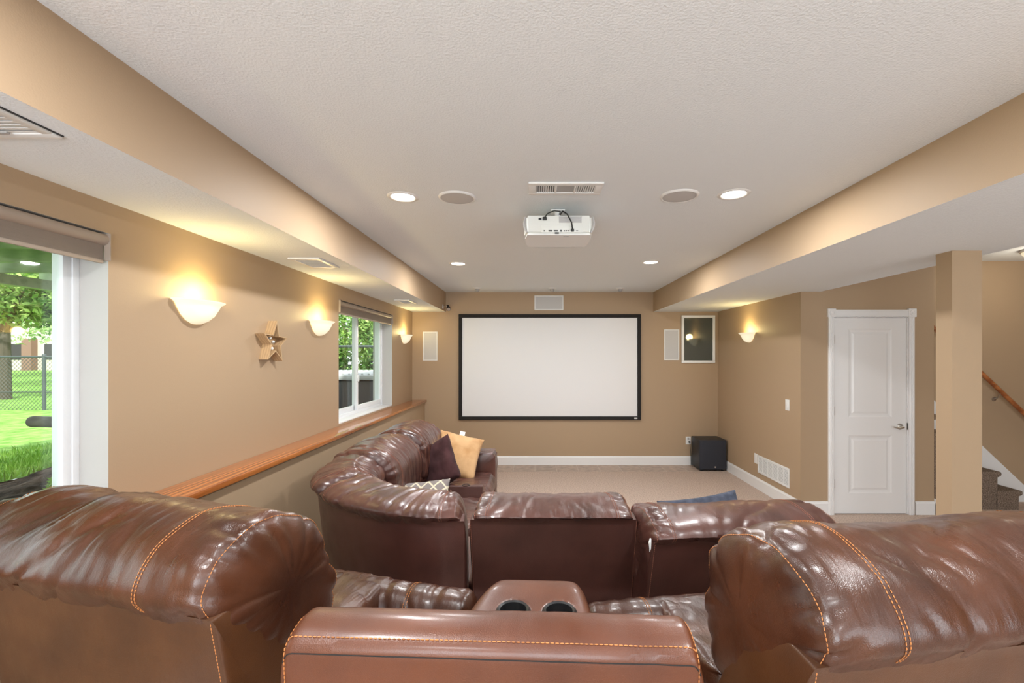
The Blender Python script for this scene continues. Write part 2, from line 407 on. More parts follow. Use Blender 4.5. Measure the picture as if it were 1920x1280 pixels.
casing(cs, -.065, -.008, 0, DZ+.005); casing(cs, DW+.008, DW+.065, 0, DZ+.005)
box(cs, -.008, DW+.008, -.02, 0, DZ+.012, DZ+.078, .004); box(cs, -.008, DW+.008, -.026, 0, DZ+.012, DZ+.022, .003); box(cs, -.008, DW+.008, -.026, 0, DZ+.066, DZ+.076, .003)
obj('door_casing', cs, M['trim'], d)
for cx in (-.037, DW+.037):
    r_ = nb(); box(r_, cx-.04, cx+.04, -.028, 0, DZ+.003, DZ+.088, .004)
    disc_lathe(r_, [(.0, -.034), (.008, -.034), (.012, -.029), (.018, -.029), (.022, -.033), (.028, -.033), (.03, -.028)], 24, (cx, 0, DZ+.045), axis='Y'); obj('rosette', r_, M['trim'], d)
jm = nb(); box(jm, -.012, -.002, 0, .12, 0, DZ+.01); box(jm, DW+.002, DW+.012, 0, .12, 0, DZ+.01); box(jm, -.012, DW+.012, 0, .12, DZ, DZ+.012); obj('door_jamb', jm, M['trim'], d, 0)
obj('door_backing', B(0, DW, .07, .11, 0, DZ), M['trim'], d, 0)

# ------------------------------------------------------------------ stairs
st = empty('stair', (4.87, 4.8, 0), kind='structure')
RS, RN = .2, .222
tr = nb()
for k in range(-1, 9):
    # step k: nose at x = -k*RN, tread top z = (k+2)*RS
    xn = -k*RN; z = (k+2)*RS if k >= 0 else RS
    prof = [(xn-RN-.03, z-RS if k >= 0 else 0), (xn-.03, z-RS if k >= 0 else 0), (xn-.028, z-.06), (xn-.012, z-.055), (xn+.008, z-.045), (xn+.014, z-.028), (xn+.008, z-.008), (xn-.008, z), (xn-RN-.03, z)]
    a = prism(tr, [(p[0], p[1]) for p in prof], 'Y', 0, .265)
    if k > 0: box(tr, xn-RN-.03, xn-.03, .01, .265, 0, z-RS)
    if k == 0: box(tr, xn-RN-.03, xn-.03, .01, .265, 0, z-RS)
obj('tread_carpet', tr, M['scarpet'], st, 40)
sk = nb(); prism(sk, [(.75, 0), (.75, .0), (.62, .10), (-1.9, 2.47), (-1.9, 2.2), (.2, .0)], 'Y', .262, .279); obj('stair_skirt', sk, M['trim'], st, 0)
hr = empty('handrail', (0, 5.0, 0), label='oak handrail on brackets running down the stairway wall', cat='handrail')
rl = nb(); x0, z0, x1, z1 = 3.9, 2.27, 6.1, .25
x0 = 3.9; sl_ = -.945; zr = lambda x: 1.345+(x-4.95)*sl_
tube(rl, [(x0, 0, zr(x0)), (5.75, 0, zr(5.75))], .022, 14); obj('rail', rl, M['oak_rail'], hr)
for bx_ in (4.2, 5.08, 5.6):
    bk = nb(); tube(bk, [(bx_, .078, zr(bx_)-.09), (bx_, .04, zr(bx_)-.075), (bx_, .0, zr(bx_)-.02)], .006, 8); disc_lathe(bk, [(0, .07), (.022, .07), (.024, .079)], 16, (bx_, 0, zr(bx_)-.09), axis='Y'); obj('bracket', bk, M['metal'], hr)

# ================================================================== CEILING FIXTURES
def downlight(x, y, label, power=20):
    root = empty('recessed_downlight', (x, y, ZC), label=label, cat='ceiling light', group='recessed downlights in the ceiling')
    t_ = nb(); disc_lathe(t_, [(.062, .03), (.066, -.002), (.072, -.006), (.088, -.004), (.092, 0)], 40); obj('trim_ring', t_, M['white'], root, 40)
    l_ = nb(); disc_lathe(l_, [(.0005, -.001), (.066, -.001)], 40); obj('lens', l_, M['lens'], root, 0)
    light('downlight_lamp', 'AREA', (x, y, ZC-.012), power, (.97, .985, 1), (0, 0, 0), .12, shape='DISK')
DL = [(-.78, 2.71, 'round lit downlight left of the near left ceiling speaker'), (1.155, 2.665, 'round lit downlight right of the near right ceiling speaker'),
      (-.783, 4.67, 'round lit downlight far left, toward the screen'), (1.16, 4.60, 'round lit downlight far right, toward the screen')]
for x, y, l_ in DL: downlight(x, y, l_, 16)
for x, y in ((-.78, .72), (1.155, .72), (-.78, -1.25), (1.155, -1.25)): downlight(x, y, 'round lit downlight in the ceiling behind the camera', 16)
for x, l_ in ((-.80, 'tiny eyeball spotlight left of the three before the screen'), (.237, 'tiny eyeball spotlight above the centre speaker'), (1.185, 'tiny eyeball spotlight right of the three before the screen')):
    r_ = empty('eyeball_spotlight', (x, 6.36, ZC), label=l_, cat='spotlight', group='tiny eyeball spotlights by the screen wall')
    q = nb(); disc_lathe(q, [(.0, -.012), (.05, -.012), (.058, -.006), (.06, 0)], 28); obj('trim_ring', q, M['white'], r_, 40)
    q = nb(); bmesh.ops.create_uvsphere(q, u_segments=20, v_segments=12, radius=.032)
    for v in q.verts: v.co += Vector((0, .01, -.02))
    obj('eyeball', q, M['grey'], r_, 60)
for x, y, l_ in ((-.46, 2.72, 'round white ceiling speaker left of the projector'), (.847, 2.69, 'round white ceiling speaker right of the projector')):
    r_ = empty('ceiling_speaker', (x, y, ZC), label=l_, cat='speaker', group='round ceiling speakers')
    q = nb(); disc_lathe(q, [(.096, -.008), (.1, -.010), (.108, -.007), (.112, 0)], 48); obj('speaker_rim', q, M['white'], r_, 40)
    q = nb(); disc_lathe(q, [(.0005, -.009), (.06, -.0085), (.097, -.0065)], 48); obj('grille', q, M['grille'], r_, 40)
# ceiling register
r_ = empty('air_register', (.17, 2.565, ZC), label='white ceiling air register with three sections above the projector', cat='vent')
q = nb(); L_, Wd = .205, .088
for a in ((-L_, L_, -Wd, -.055), (-L_, L_, .055, Wd), (-L_, -.165, -.055, .055), (.165, L_, -.055, .055), (-.058, -.048, -.055, .055), (.048, .058, -.055, .055)): box(q, a[0], a[1], a[2], a[3], -.010, 0, .003)
obj('register_frame', q, M['white'], r_)
obj('register_backing', B(-.17, .17, -.057, .057, -.002, -.001), M['dark'], r_, 0)
q = nb()
for s_, xa_ in ((-1, -.158), (1, .064)):
    q = nb()
    for k in range(9): box(q, -.0045, .0045, -.055, .055, -.0006, .0006, M4=Matrix.Translation((xa_+k*.0124, 0, -.006)) @ Matrix.Rotation(R(35*s_), 4, 'Y'))
    obj('vanes', q, M['white'], r_, 0)
obj('damper_panel', B(-.048, .048, -.055, .055, -.006, -.003), M['grey'], r_, 0)
# soffit vents
for (x0, x1, y0, y1, l_) in ((-1.64, -1.43, 3.04, 3.36, 'white louvred vent in the left soffit above the star'), (-1.63, -1.45, 5.3, 5.66, 'white louvred vent in the left soffit near the screen wall')):
    r_ = empty('soffit_vent', ((x0+x1)/2, (y0+y1)/2, ZS), label=l_, cat='vent', group='soffit vents')
    w, h = (x1-x0)/2, (y1-y0)/2; q = nb()
    for a in ((-w, w, -h, -h+.03), (-w, w, h-.03, h), (-w, -w+.03, -h+.03, h-.03), (w-.03, w, -h+.03, h-.03)): box(q, *a, -.012, 0, .003)
    obj('vent_frame', q, M['white'], r_); obj('vent_backing', B(-w+.02, w-.02, -h+.02, h-.02, -.002, -.001), M['grey'], r_, 0)
    q = nb(); n = 12
    for k in range(n): box(q, -w+.03, w-.03, -.008, .008, -.0008, .0008, M4=Matrix.Translation((0, -h+.04+(2*h-.08)*k/(n-1), -.007)) @ Matrix.Rotation(R(35), 4, 'X'))
    obj('louvres', q, M['white'], r_, 0)
# return grille
r_ = empty('return_grille', (-1.58, 1.05, ZS), label='large white return air grille in the soffit over the near window', cat='vent')
w, h = .18, .31; q = nb()
for a in ((-w, w, -h, -h+.03), (-w, w, h-.03, h), (-w, -w+.03, -h+.03, h-.03), (w-.03, w, -h+.03, h-.03)): box(q, *a, -.010, 0, .003)
obj('grille_frame', q, M['white'], r_); q = nb()
for k in range(30): box(q, -w+.03, w-.03, -.009, .009, -.0006, .0006, M4=Matrix.Translation((0, -h+.035+(2*h-.07)*k/29, -.006)) @ Matrix.Rotation(R(9), 4, 'X'))
obj('louvres', q, M['white'], r_, 0); obj('grille_backing', B(-w+.02, w-.02, -h+.02, h-.02, -.0015, -.001), M['white'], r_, 0)
obj('hinge_shadow_gap', B(w, w+.004, -h, h, -.004, 0), M['dark'], r_, 0)
q = nb(); box(q, .02, .07, h-.05, h-.04, -.016, -.010, .002); obj('latch', q, M['grey'], r_)
# stair ceiling light
r_ = empty('flush_ceiling_light', (4.98, 4.5, ZU), label='frosted dome ceiling light at the right edge above the stairs', cat='ceiling light')
q = nb(); disc_lathe(q, [(.0005, -.10), (.05, -.097), (.10, -.08), (.135, -.05), (.15, -.02)], 36); obj('dome', q, M['bulbglass'], r_, 60)
q = nb(); disc_lathe(q, [(.14, -.025), (.158, -.022), (.158, 0)], 36); obj('dome_rim', q, M['metal'], r_)
light('stair_lamp', 'POINT', (4.98, 4.4, ZU-.22), 5, (1, .88, .7), size=.1)

# ------------------------------------------------------------------ projector
pj = empty('projector', (.147, 2.97, 2.36), label='white ceiling-mounted projector seen from behind with cables', cat='projector')
q = nb(); ol = [(-.20, -.15), (.20, -.15), (.215, -.05), (.21, .10), (.195, .165), (-.195, .165), (-.21, .10), (-.215, -.05)]
prism(q, ol, 'Z', 0, .115); bmesh.ops.bevel(q, geom=[e for e in q.edges], offset=.012, segments=3, affect='EDGES'); obj('projector_body', q, M['proj'], pj, 40)
q = nb(); prism(q, [(a*.97, b_*.97) for a, b_ in ol], 'Z', -.006, .002); obj('bottom_cover', q, M['white'], pj, 0)
for s_ in (-1, 1):
    q = nb(); tube(q, [(s_*.196, -.158, .006), (s_*.207, -.161, .03), (s_*.212, -.161, .06), (s_*.207, -.16, .10)], [.006, .009, .009, .005], 10); obj('side_trim', q, M['grey'], pj)
Yp = -.152
obj('port_panel', B(-.108, .15, Yp, Yp+.006, .008, .058, .002), M['proj'], pj)
q = nb(); box(q, .0, .14, Yp+.001, Yp+.004, .068, .105)
for k in range(7): box(q, .002, .138, Yp-.002, Yp+.003, .071+k*.005, .0725+k*.005)
obj('exhaust_grille', q, M['grille'], pj, 0)
q = nb(); box(q, .0, .142, Yp+.003, Yp+.006, .066, .107); obj('exhaust_shadow', q, M['grey'], pj, 0)
for x_, w_, h_ in ((-.09, .007, .007), (-.052, .024, .008), (-.018, .024, .008), (.013, .008, .010), (.035, .006, .006), (.047, .006, .006), (.059, .006, .006), (.112, .012, .004)):
    obj('port', B(x_-w_/2, x_+w_/2, Yp-.003, Yp+.001, .018-h_/2, .018+h_/2, .001), M['black'], pj, 0)
obj('power_socket', B(-.125, -.107, Yp-.003, Yp+.001, .085, .097, .001), M['black'], pj, 0)
obj('ir_window', B(-.025, 0, Yp-.003, Yp+.001, .0, .009, .001), M['black'], pj, 0)
q = nb(); box(q, -.1, -.075, Yp-.018, Yp, .082, .10, .003); tube(q, [(-.088, Yp-.012, .098), (-.07, Yp-.03, .115), (-.03, Yp-.02, .135), (.01, Yp+.04, .15), (.013, .02, .165)], .0035, 8); obj('power_cable', q, M['rubber'], pj)
q = nb(); box(q, .074, .092, Yp-.018, Yp, .012, .028, .003); tube(q, [(.083, Yp-.012, .026), (.075, Yp-.035, .06), (.05, Yp-.03, .11), (.025, Yp+.02, .145), (.015, .02, .165)], .0045, 8); obj('video_cable', q, M['rubber'], pj)
q = nb(); box(q, -.045, .045, -.045, .045, .176, .186, .003); disc_lathe(q, [(.02, .19), (.02, .12)], 20, (0, 0, 0)); box(q, -.04, .04, -.05, .05, .12, .132, .003)
for a in (35, 145, 215, 325): tube(q, [(0, 0, .126), (.13*math.cos(R(a)), .11*math.sin(R(a)), .118)], .007, 8)
obj('ceiling_mount', q, M['white'], pj)
for s_ in (-.03, 0, .03): 
    q = nb(); disc_lathe(q, [(0, .176-.184), (.004, -.008)], 8, (s_, -.046, .181), axis='Y'); q.free()
obj('badge', B(.03, .062, -.12, -.112, -.0075, -.006), M['grey'], pj, 0)

# ------------------------------------------------------------------ back wall items
def on_back(x0, x1, z0, z1): return (x0+x1)/2, (z0+z1)/2
sc_ = empty('projector_screen', (.2185, YB, 1.446), label='large blank white projector screen in a black frame on the back wall', cat='projection screen')
sw, sh, fw = 1.338, .775, .052
q = nb()
for a in ((-sw, sw, sh-fw, sh), (-sw, sw, -sh, -sh+fw), (-sw, -sw+fw, -sh+fw, sh-fw), (sw-fw, sw, -sh+fw, sh-fw)): box(q, a[0], a[1], -.045, -.002, a[2], a[3], .005)
obj('screen_frame', q, M['velvet'], sc_)
obj('screen_surface', B(-sw+fw-.004, sw-fw+.004, -.030, -.02, -sh+fw-.004, sh-fw+.004), M['screen'], sc_, 0)
obj('screen_badge', B(sw-.10, sw-.055, -.048, -.045, -sh+.016, -sh+.036, .004), M['white'], sc_, label='small silver badge')
def wall_speaker(x0, x1, z0, z1, label):
    cx, cz = on_back(x0, x1, z0, z1); w, h = (x1-x0)/2, (z1-z0)/2
    r_ = empty('wall_speaker', (cx, YB, cz), label=label, cat='speaker', group='in-wall speakers around the screen')
    q = nb()
    for a in ((-w, w, h-.014, h), (-w, w, -h, -h+.014), (-w, -w+.014, -h+.014, h-.014), (w-.014, w, -h+.014, h-.014)): box(q, a[0], a[1], -.012, 0, a[2], a[3], .003)
    obj('speaker_frame', q, M['white'], r_); obj('grille', B(-w+.013, w-.013, -.008, -.002, -h+.013, h-.013), M['grille'], r_, 0)
wall_speaker(-1.652, -1.437, 1.54, 1.967, 'tall white in-wall speaker left of the screen')
wall_speaker(1.905, 2.127, 1.547, 2.0, 'tall white in-wall speaker right of the screen')
wall_speaker(-.008, .42, 2.285, 2.50, 'wide white in-wall speaker centred above the screen')
pf = empty('framed_picture', (2.405, YB, 1.856), label='white-framed dark glass picture high in the right corner', cat='picture')
w, h, fwd_ = .246, .35, .036; q = nb()
for a in ((-w, w, h-fwd_, h), (-w, w, -h, -h+fwd_), (-w, -w+fwd_, -h+fwd_, h-fwd_), (w-fwd_, w, -h+fwd_, h-fwd_)): box(q, a[0], a[1], -.03, 0, a[2], a[3], .006)
obj('picture_frame', q, M['white'], pf); obj('picture_glass', B(-w+.03, w-.03, -.016, -.010, -h+.03, h-.03), M['pictureglass'], pf, 0)
# corner spotlight on soffit end
cs_ = empty('clamp_spotlight', (-1.30, 6.55, 2.315), label='small black and chrome spotlight on the end of the left soffit', cat='spotlight')
q = nb(); box(q, -.017, -.007, -.02, .02, -.03, .03, .002); tube(q, [(-.01, 0, 0), (.03, -.02, .01), (.06, -.02, -.02)], .006, 8); obj('spot_arm', q, M['metal'], cs_)
q = nb(); tube(q, [(.05, .03, .01), (.07, -.03, -.03), (.078, -.055, -.045)], [.02, .028, .028], 18); obj('spot_head', q, M['black'], cs_)
q = nb(); tube(q, [(.0775, -.054, -.0445), (.079, -.058, -.047)], .024, 18); obj('spot_lens', q, M['metal'], cs_)
# outlet
def plate(name, root, w, h, m=M['white']): return None
ol_ = empty('wall_outlet', (2.262, YB, .362), label='white wall outlet with a plugged cord beside the subwoofer', cat='outlet')
obj('cover_plate', B(-.037, .037, -.006, 0, -.058, .058, .002), M['white'], ol_); obj('plug', B(-.0, .022, -.03, -.006, -.03, -.008, .003), M['black'], ol_)
obj('socket', B(-.014, .014, -.008, -.006, .012, .042, .001), M['grey'], ol_)
# subwoofer
sb = empty('subwoofer', (2.485, 6.55, 0), label='black cube subwoofer on the floor in the back right corner', cat='subwoofer')
obj('cabinet', B(-.188, .188, -.14, .19, .02, .435, .006), M['subw'], sb); obj('front_cloth', B(-.186, .186, -.155, -.138, .024, .432, .006), M['subc'], sb)
q = nb(); disc_lathe(q, [(0, -.158), (.012, -.158), (.012, -.154)], 16, (.03, 0, .06), axis='Y'); obj('subwoofer_badge', q, M['metal'], sb)
for sx in (-.15, .15):
    for sy in (-.11, .15):
        q = nb(); disc_lathe(q, [(0, 0), (.02, 0), (.022, .021)], 16, (sx, sy, 0)); obj('foot', q, M['black'], sb)
q = nb(); tube(q, [(2.273, YB-.03, .345), (2.275, YB-.045, .28), (2.285, YB-.05, .15), (2.283, YB-.07, .02), (2.29, YB-.1, .008)], .004, 8)
tag(obj('power_cord', q, M['rubber']), 'black cord hanging from the outlet behind the subwoofer', 'cord')

# ------------------------------------------------------------------ right wall items
sw_ = empty('light_switch', (XR, 4.9, 1.086), label='white light switch plate on the right wall', cat='light switch')
obj('cover_plate', B(-.006, 0, -.037, .037, -.058, .058, .002), M['white'], sw_); obj('rocker', B(-.010, -.005, -.016, .016, -.032, .032, .002), M['white'], sw_)
tag(obj('blank_plate', B(XR-.006, XR, 5.56, 5.635, .30, .42, .002), M['white']), 'small blank white plate left of the low wall register', 'wall plate')
rg = empty('wall_register', (XR, 5.2, .31), label='long white louvred register low on the right wall', cat='vent')
q = nb(); w, h = .34, .105
for a in ((-w, w, h-.02, h), (-w, w, -h, -h+.02), (-w, -w+.02, -h+.02, h-.02), (w-.02, w, -h+.02, h-.02)): box(q, -.010, 0, *a, .003)
for k in range(1, 6): box(q, -.009, 0, -w+2*w*k/6-.006, -w+2*w*k/6+.006, -h+.02, h-.02)
obj('register_frame', q, M['white'], rg); obj('register_backing', B(-.002, -.001, -w+.015, w-.015, -h+.015, h-.015), M['grey'], rg, 0); q = nb()
for k in range(12): box(q, -.006, .006, -w+.02, w-.02, -.0007, .0007, M4=Matrix.Translation((-.005, 0, -h+.026+k*.0145)) @ Matrix.Rotation(R(-35), 4, 'Y'))
obj('louvres', q, M['white'], rg, 0)

# ------------------------------------------------------------------ sconces
def sconce(x, y, side, label, power=3.2):
    """half bowl on a side wall; side=+1 bowl faces +X"""
    r_ = empty('wall_sconce', (x, y, 1.895), rz=0 if side > 0 else math.pi, label=label, cat='wall lamp', group='glass half-bowl wall sconces')
    q = nb(); prof = [(.004, -.118), (.03, -.116), (.07, -.10), (.105, -.07), (.128, -.035), (.142, -.012), (.165, -.001), (.168, .004), (.160, .003), (.138, -.006), (.122, -.032), (.10, -.064), (.066, -.094), (.03, -.110), (.004, -.112)]
    disc_lathe(q, prof, 40, (.004, 0, 0), -math.pi/2, math.pi/2, sx=.70); obj('glass_bowl', q, M['bulbglass'], r_, 60)
    obj('back_plate', B(0, .012, -.06, .06, -.10, -.01, .003), M['metal'], r_)
    q = nb(); tube(q, [(.012, -.03, -.05), (.05, -.03, -.05)], .008, 8); obj('lamp_socket', q, M['metal'], r_)
    light('sconce_lamp', 'POINT', (x+side*.095, y, 1.895+.03), power, (1, .80, .36), size=.05)
sconce(XL, 2.44, 1, 'lit glass half-bowl sconce nearest the camera on the left wall')
sconce(XL, 3.83, 1, 'lit glass half-bowl sconce between the star and the far window')
sconce(XL, 6.33, 1, 'lit glass half-bowl sconce in the back left corner')
sconce(XR, 5.77, -1, 'lit glass half-bowl sconce on the right wall')

# ------------------------------------------------------------------ star
sr = empty('star_decoration', (XL, 3.10, 1.70), label='rustic wooden box star hung on the left wall between two sconces', cat='wall decoration')
Ro, Ri, dp = .148, .060, .062
def starpts(ro, ri, t=0): return [((ro if k % 2 == 0 else ri)*math.sin(R(36*k)+t), (ro if k % 2 == 0 else ri)*math.cos(R(36*k)+t)) for k in range(10)]
so_, si_ = starpts(Ro, Ri, R(4)), starpts(Ro-.020, Ri-.008, R(4))
q = nb()
for x0, x1 in ((.0, dp),):
    O0 = [q.verts.new((x0, a, b_)) for a, b_ in so_]; O1 = [q.verts.new((x1, a, b_)) for a, b_ in so_]
    I0 = [q.verts.new((x0, a, b_)) for a, b_ in si_]; I1 = [q.verts.new((x1, a, b_)) for a, b_ in si_]
    for k in range(10):
        j = (k+1) % 10
        q.faces.new((O0[k], O0[j], O1[j], O1[k])); q.faces.new((I0[k], I1[k], I1[j], I0[j])); q.faces.new((O1[k], O1[j], I1[j], I1[k])); q.faces.new((O0[k], I0[k], I0[j], O0[j]))
obj('star_sides', q, M['pine'], sr, 0)
q = nb(); prism(q, si_, 'X', .002, .008); obj('star_back', q, M['pine'], sr, 0)
for (a, b_) in ((0, .03), (.035, .005), (-.035, .005), (.02, -.04), (-.02, -.04), (0, .075)):
    q = nb(); bmesh.ops.create_uvsphere(q, u_segments=12, v_segments=8, radius=.011)
    for v in q.verts: v.co += Vector((.02, a, b_))
    obj('bulb', q, M['lensoff'] if 'lensoff' in M else M['white'], sr, 60)

# ================================================================== UPHOLSTERY
def catmull(pts, M_):
    n = len(pts); dense = []
    for i in range(n):
        p0, p1, p2, p3 = [Vector(pts[(i+k) % n]) for k in (-1, 0, 1, 2)]
        for s in range(24):
            t = s/24; dense.append(.5*((2*p1)+(-p0+p2)*t+(2*p0-5*p1+4*p2-p3)*t*t+(-p0+3*p1-3*p2+p3)*t**3))
    cum = [0]
    for i in range(len(dense)): cum.append(cum[-1]+(dense[(i+1) % len(dense)]-dense[i]).length)
    tot = cum[-1]; out = []; j = 0
    for k in range(M_):
        d_ = tot*k/M_
        while cum[j+1] < d_: j += 1
        f = (d_-cum[j])/max(1e-9, cum[j+1]-cum[j]); out.append(dense[j].lerp(dense[(j+1) % len(dense)], f))
    return out, tot
def rrect(y0, y1, z0, z1, r, n=4, bulge=0):
    pts = []
    for cx, cz, a0 in ((y1-r, z1-r, 0), (y0+r, z1-r, 90), (y0+r, z0+r, 180), (y1-r, z0+r, 270)):
        for k in range(n+1):
            a = R(a0+90*k/n); pts.append((cx+r*math.cos(a), cz+r*math.sin(a)))
    return pts
def poly_resample(pts, M_):
    pts = [Vector(p) for p in pts]; n = len(pts); cum = [0]
    for i in range(n): cum.append(cum[-1]+(pts[(i+1) % n]-pts[i]).length)
    out = []; j = 0
    for k in range(M_):
        d_ = cum[-1]*k/M_
        while cum[j+1] < d_: j += 1
        out.append(pts[j].lerp(pts[(j+1) % n], (d_-cum[j])/max(1e-9, cum[j+1]-cum[j])))
    return out, cum[-1]
class Sweep: pass
def path_line(L): return lambda s: (Vector((s, 0)), Vector((0, 1)))
def path_curve(ctrl):
    """open Catmull-Rom through ctrl; returns (fn(s), length); fwd = left normal of reversed travel handled by sign"""
    P_ = [Vector(c) for c in ctrl]; P_ = [2*P_[0]-P_[1]]+P_+[2*P_[-1]-P_[-2]]; dense = []
    for i in range(1, len(P_)-2):
        for s in range(40):
            t = s/40; p0, p1, p2, p3 = P_[i-1:i+3]
            dense.append(.5*((2*p1)+(-p0+p2)*t+(2*p0-5*p1+4*p2-p3)*t*t+(-p0+3*p1-3*p2+p3)*t**3))
    dense.append(P_[-2]); cum = [0]
    for i in range(len(dense)-1): cum.append(cum[-1]+(dense[i+1]-dense[i]).length)
    L = cum[-1]
    def fn(s):
        s = max(0, min(L-1e-6, s)); j = 0
        while cum[j+1] < s: j += 1
        f = (s-cum[j])/(cum[j+1]-cum[j]); p = dense[j].lerp(dense[j+1], f)
        a = dense[max(0, j-3)]; b_ = dense[min(len(dense)-1, j+4)]; t = (b_-a).normalized()
        return p, Vector((-t.y, t.x))
    return fn, L
def sweep(name, sec, L, m, parent, path=None, MS=96, NS=None, e=.08, n=3.5, wr=0, seed=0, gather=0, crown=0, smooth_sec=True, wfreq=9, e2=None, sm=60, label=None, kmin=.03, fold=None):
    """sec (y,z) closed section swept for s in 0..L (centred when straight)"""
    sec_, circ = (catmull if smooth_sec else poly_resample)(sec, MS)
    sg = 1 if sum(sec_[i].x*sec_[(i+1) % MS].y-sec_[(i+1) % MS].x*sec_[i].y for i in range(MS)) > 0 else -1
    cy = sum(p.x for p in sec_)/MS; cz = sum(p.y for p in sec_)/MS
    ks = [kmin, .15, .3, .45, .6, .7, .78, .85, .90, .94, .97, .985, .995, 1]
    e2 = e if e2 is None else e2
    rows = [(e*(1-(1-k**n)**(1/n)), k) for k in ks]
    NS = NS or max(8, int(L/.012)); mid = [(e+(L-e-e2)*i/NS, 1) for i in range(1, NS)]
    rows2 = [(L-e2*(1-(1-k**n)**(1/n)), k) for k in ks[::-1]]
    rows = rows+mid+rows2; G = []
    if path is None: path = lambda s: (Vector((s-L/2, 0)), Vector((0, 1)))
    for s, k in rows:
        p, fw = path(s); cr = 1+crown*(1-(2*s/L-1)**2); row = []
        for j, q_ in enumerate(sec_):
            yy = cy+(q_.x-cy)*k; zz = cz+(q_.y-cz)*k*(cr if q_.y > cz else 1)
            row.append(Vector((p.x+fw.x*yy, p.y+fw.y*yy, zz)))
        G.append(row)
    # normals
    NR, out = len(G), []
    if wr or gather:
        for i in range(NR):
            s, k = rows[i]; row = []; de = min(s, L-s)
            for j in range(MS):
                a = G[min(i+1, NR-1)][j]-G[max(i-1, 0)][j]; b_ = G[i][(j+1) % MS]-G[i][j-1]
                nn_ = b_.cross(a)
                nn_ = nn_.normalized()*sg if nn_.length > 1e-9 else Vector((0, 0, 1))
                c_ = circ*j/MS; q_ = G[i][j]; cc = Vector((s*wfreq, 0, 0))
                # periodic coordinate around the section
                ang = 2*math.pi*j/MS; rr_ = circ/(2*math.pi)
                px, pz = math.cos(ang)*rr_, math.sin(ang)*rr_
                wv = noise.noise(Vector((s*2.2, px*3+seed, pz*3)))*1.1
                n1 = noise.noise(Vector((s*wfreq+wv*1.6+px*1.5, px*2.2+seed, pz*2.2)))
                n2 = noise.noise(Vector((s*wfreq*2.3+wv*3, px*4+seed*2, pz*4+7)))
                amp = .45+.9*max(0, noise.noise(Vector((s*1.7+seed, px*1.2, pz*1.2)))+.35)
                d_ = wr*amp*((min(1, abs(n1)*3.2)**.6-.7)+.45*(min(1, abs(n2)*3)**.7-.7))
                n4 = noise.noise(Vector((s*wfreq*4+wv*4+px*2, px*3+seed, pz*3+3)))
                d_ += wr*.22*amp*(min(1, abs(n4)*3)**.7-.7)
                d_ += wr*1.3*noise.noise(Vector((s*3.5+seed, px*3, pz*3)))
                if gather and de < .17:
                    g = math.exp(-((de-.05)/.05)**2)*max(0, min(1, (k-.55)*3)); n3 = noise.noise(Vector((px*11+seed, pz*11, s*5))); d_ += gather*g*((min(1, abs(n3)*2.6))**.7-.75)
                if fold:
                    for fs, fd, fwid in fold: d_ -= fd*math.exp(-((s-fs)/fwid)**2)
                d_ *= max(0, min(1, (k-.12)*1.6))
                row.append(q_+nn_*d_*(1 if True else 1))
            out.append(row)
        # orient: displacement sign check by centroid handled via cross order below
        G = out
    bm = nb(); V = [[bm.verts.new(p) for p in row] for row in G]
    for i in range(NR-1):
        for j in range(MS): bm.faces.new((V[i][j], V[i][(j+1) % MS], V[i+1][(j+1) % MS], V[i+1][j]))
    bm.faces.new(V[0][::-1]); bm.faces.new(V[-1])
    o = obj(name, bm, m, parent, sm, label)
    S = Sweep(); S.G, S.rows, S.o, S.MS, S.sg = G, rows, o, MS, sg; return S
def stitches(parent, lines, m=None, r=.0013, dash=.007, gap=.0025, name='stitching', offs=.0005):
    for pts in lines:
        bm = nb()
        pts = [Vector(p) for p in pts]; cum = [0]
        for i in range(len(pts)-1): cum.append(cum[-1]+(pts[i+1]-pts[i]).length)
        def at(d_):
            j = 0
            lo, hi = 0, len(cum)-2
            while lo < hi:
                mid = (lo+hi)//2
                if cum[mid+1] < d_: lo = mid+1
                else: hi = mid
            j = lo; f = (d_-cum[j])/max(1e-9, cum[j+1]-cum[j]); return pts[j].lerp(pts[j+1], min(1, f))
        d_ = 0
        while d_+dash < cum[-1]:
            a, c_ = at(d_), at(d_+dash); mid = at(d_+dash/2)
            tube(bm, [a, mid, c_], [r*.5, r, r*.5], 5); d_ += dash+gap
        obj(name, bm, m or M['stitch'], parent, 0)
def ring_line(S, s, side=1, j0=0, j1=None, off=.0012):
    i = min(range(len(S.rows)), key=lambda k: abs(S.rows[k][0]-s)+(0 if S.rows[k][1] == 1 else .5)); return row_line(S, i, j0, j1, off)
def row_line(S, i, j0=0, j1=None, off=.0012):
    j1 = S.MS if j1 is None else j1; out = []
    for j in range(j0, j1):
        p = S.G[i][j % S.MS]; a = S.G[min(i+1, len(S.G)-1)][j % S.MS]-S.G[max(i-1, 0)][j % S.MS]; b_ = S.G[i][(j+1) % S.MS]-S.G[i][(j-1) % S.MS]
        n_ = b_.cross(a); n_ = n_.normalized()*S.sg if n_.length > 1e-9 else Vector((0, 0, 1)); out.append(p+n_*off)
    return out

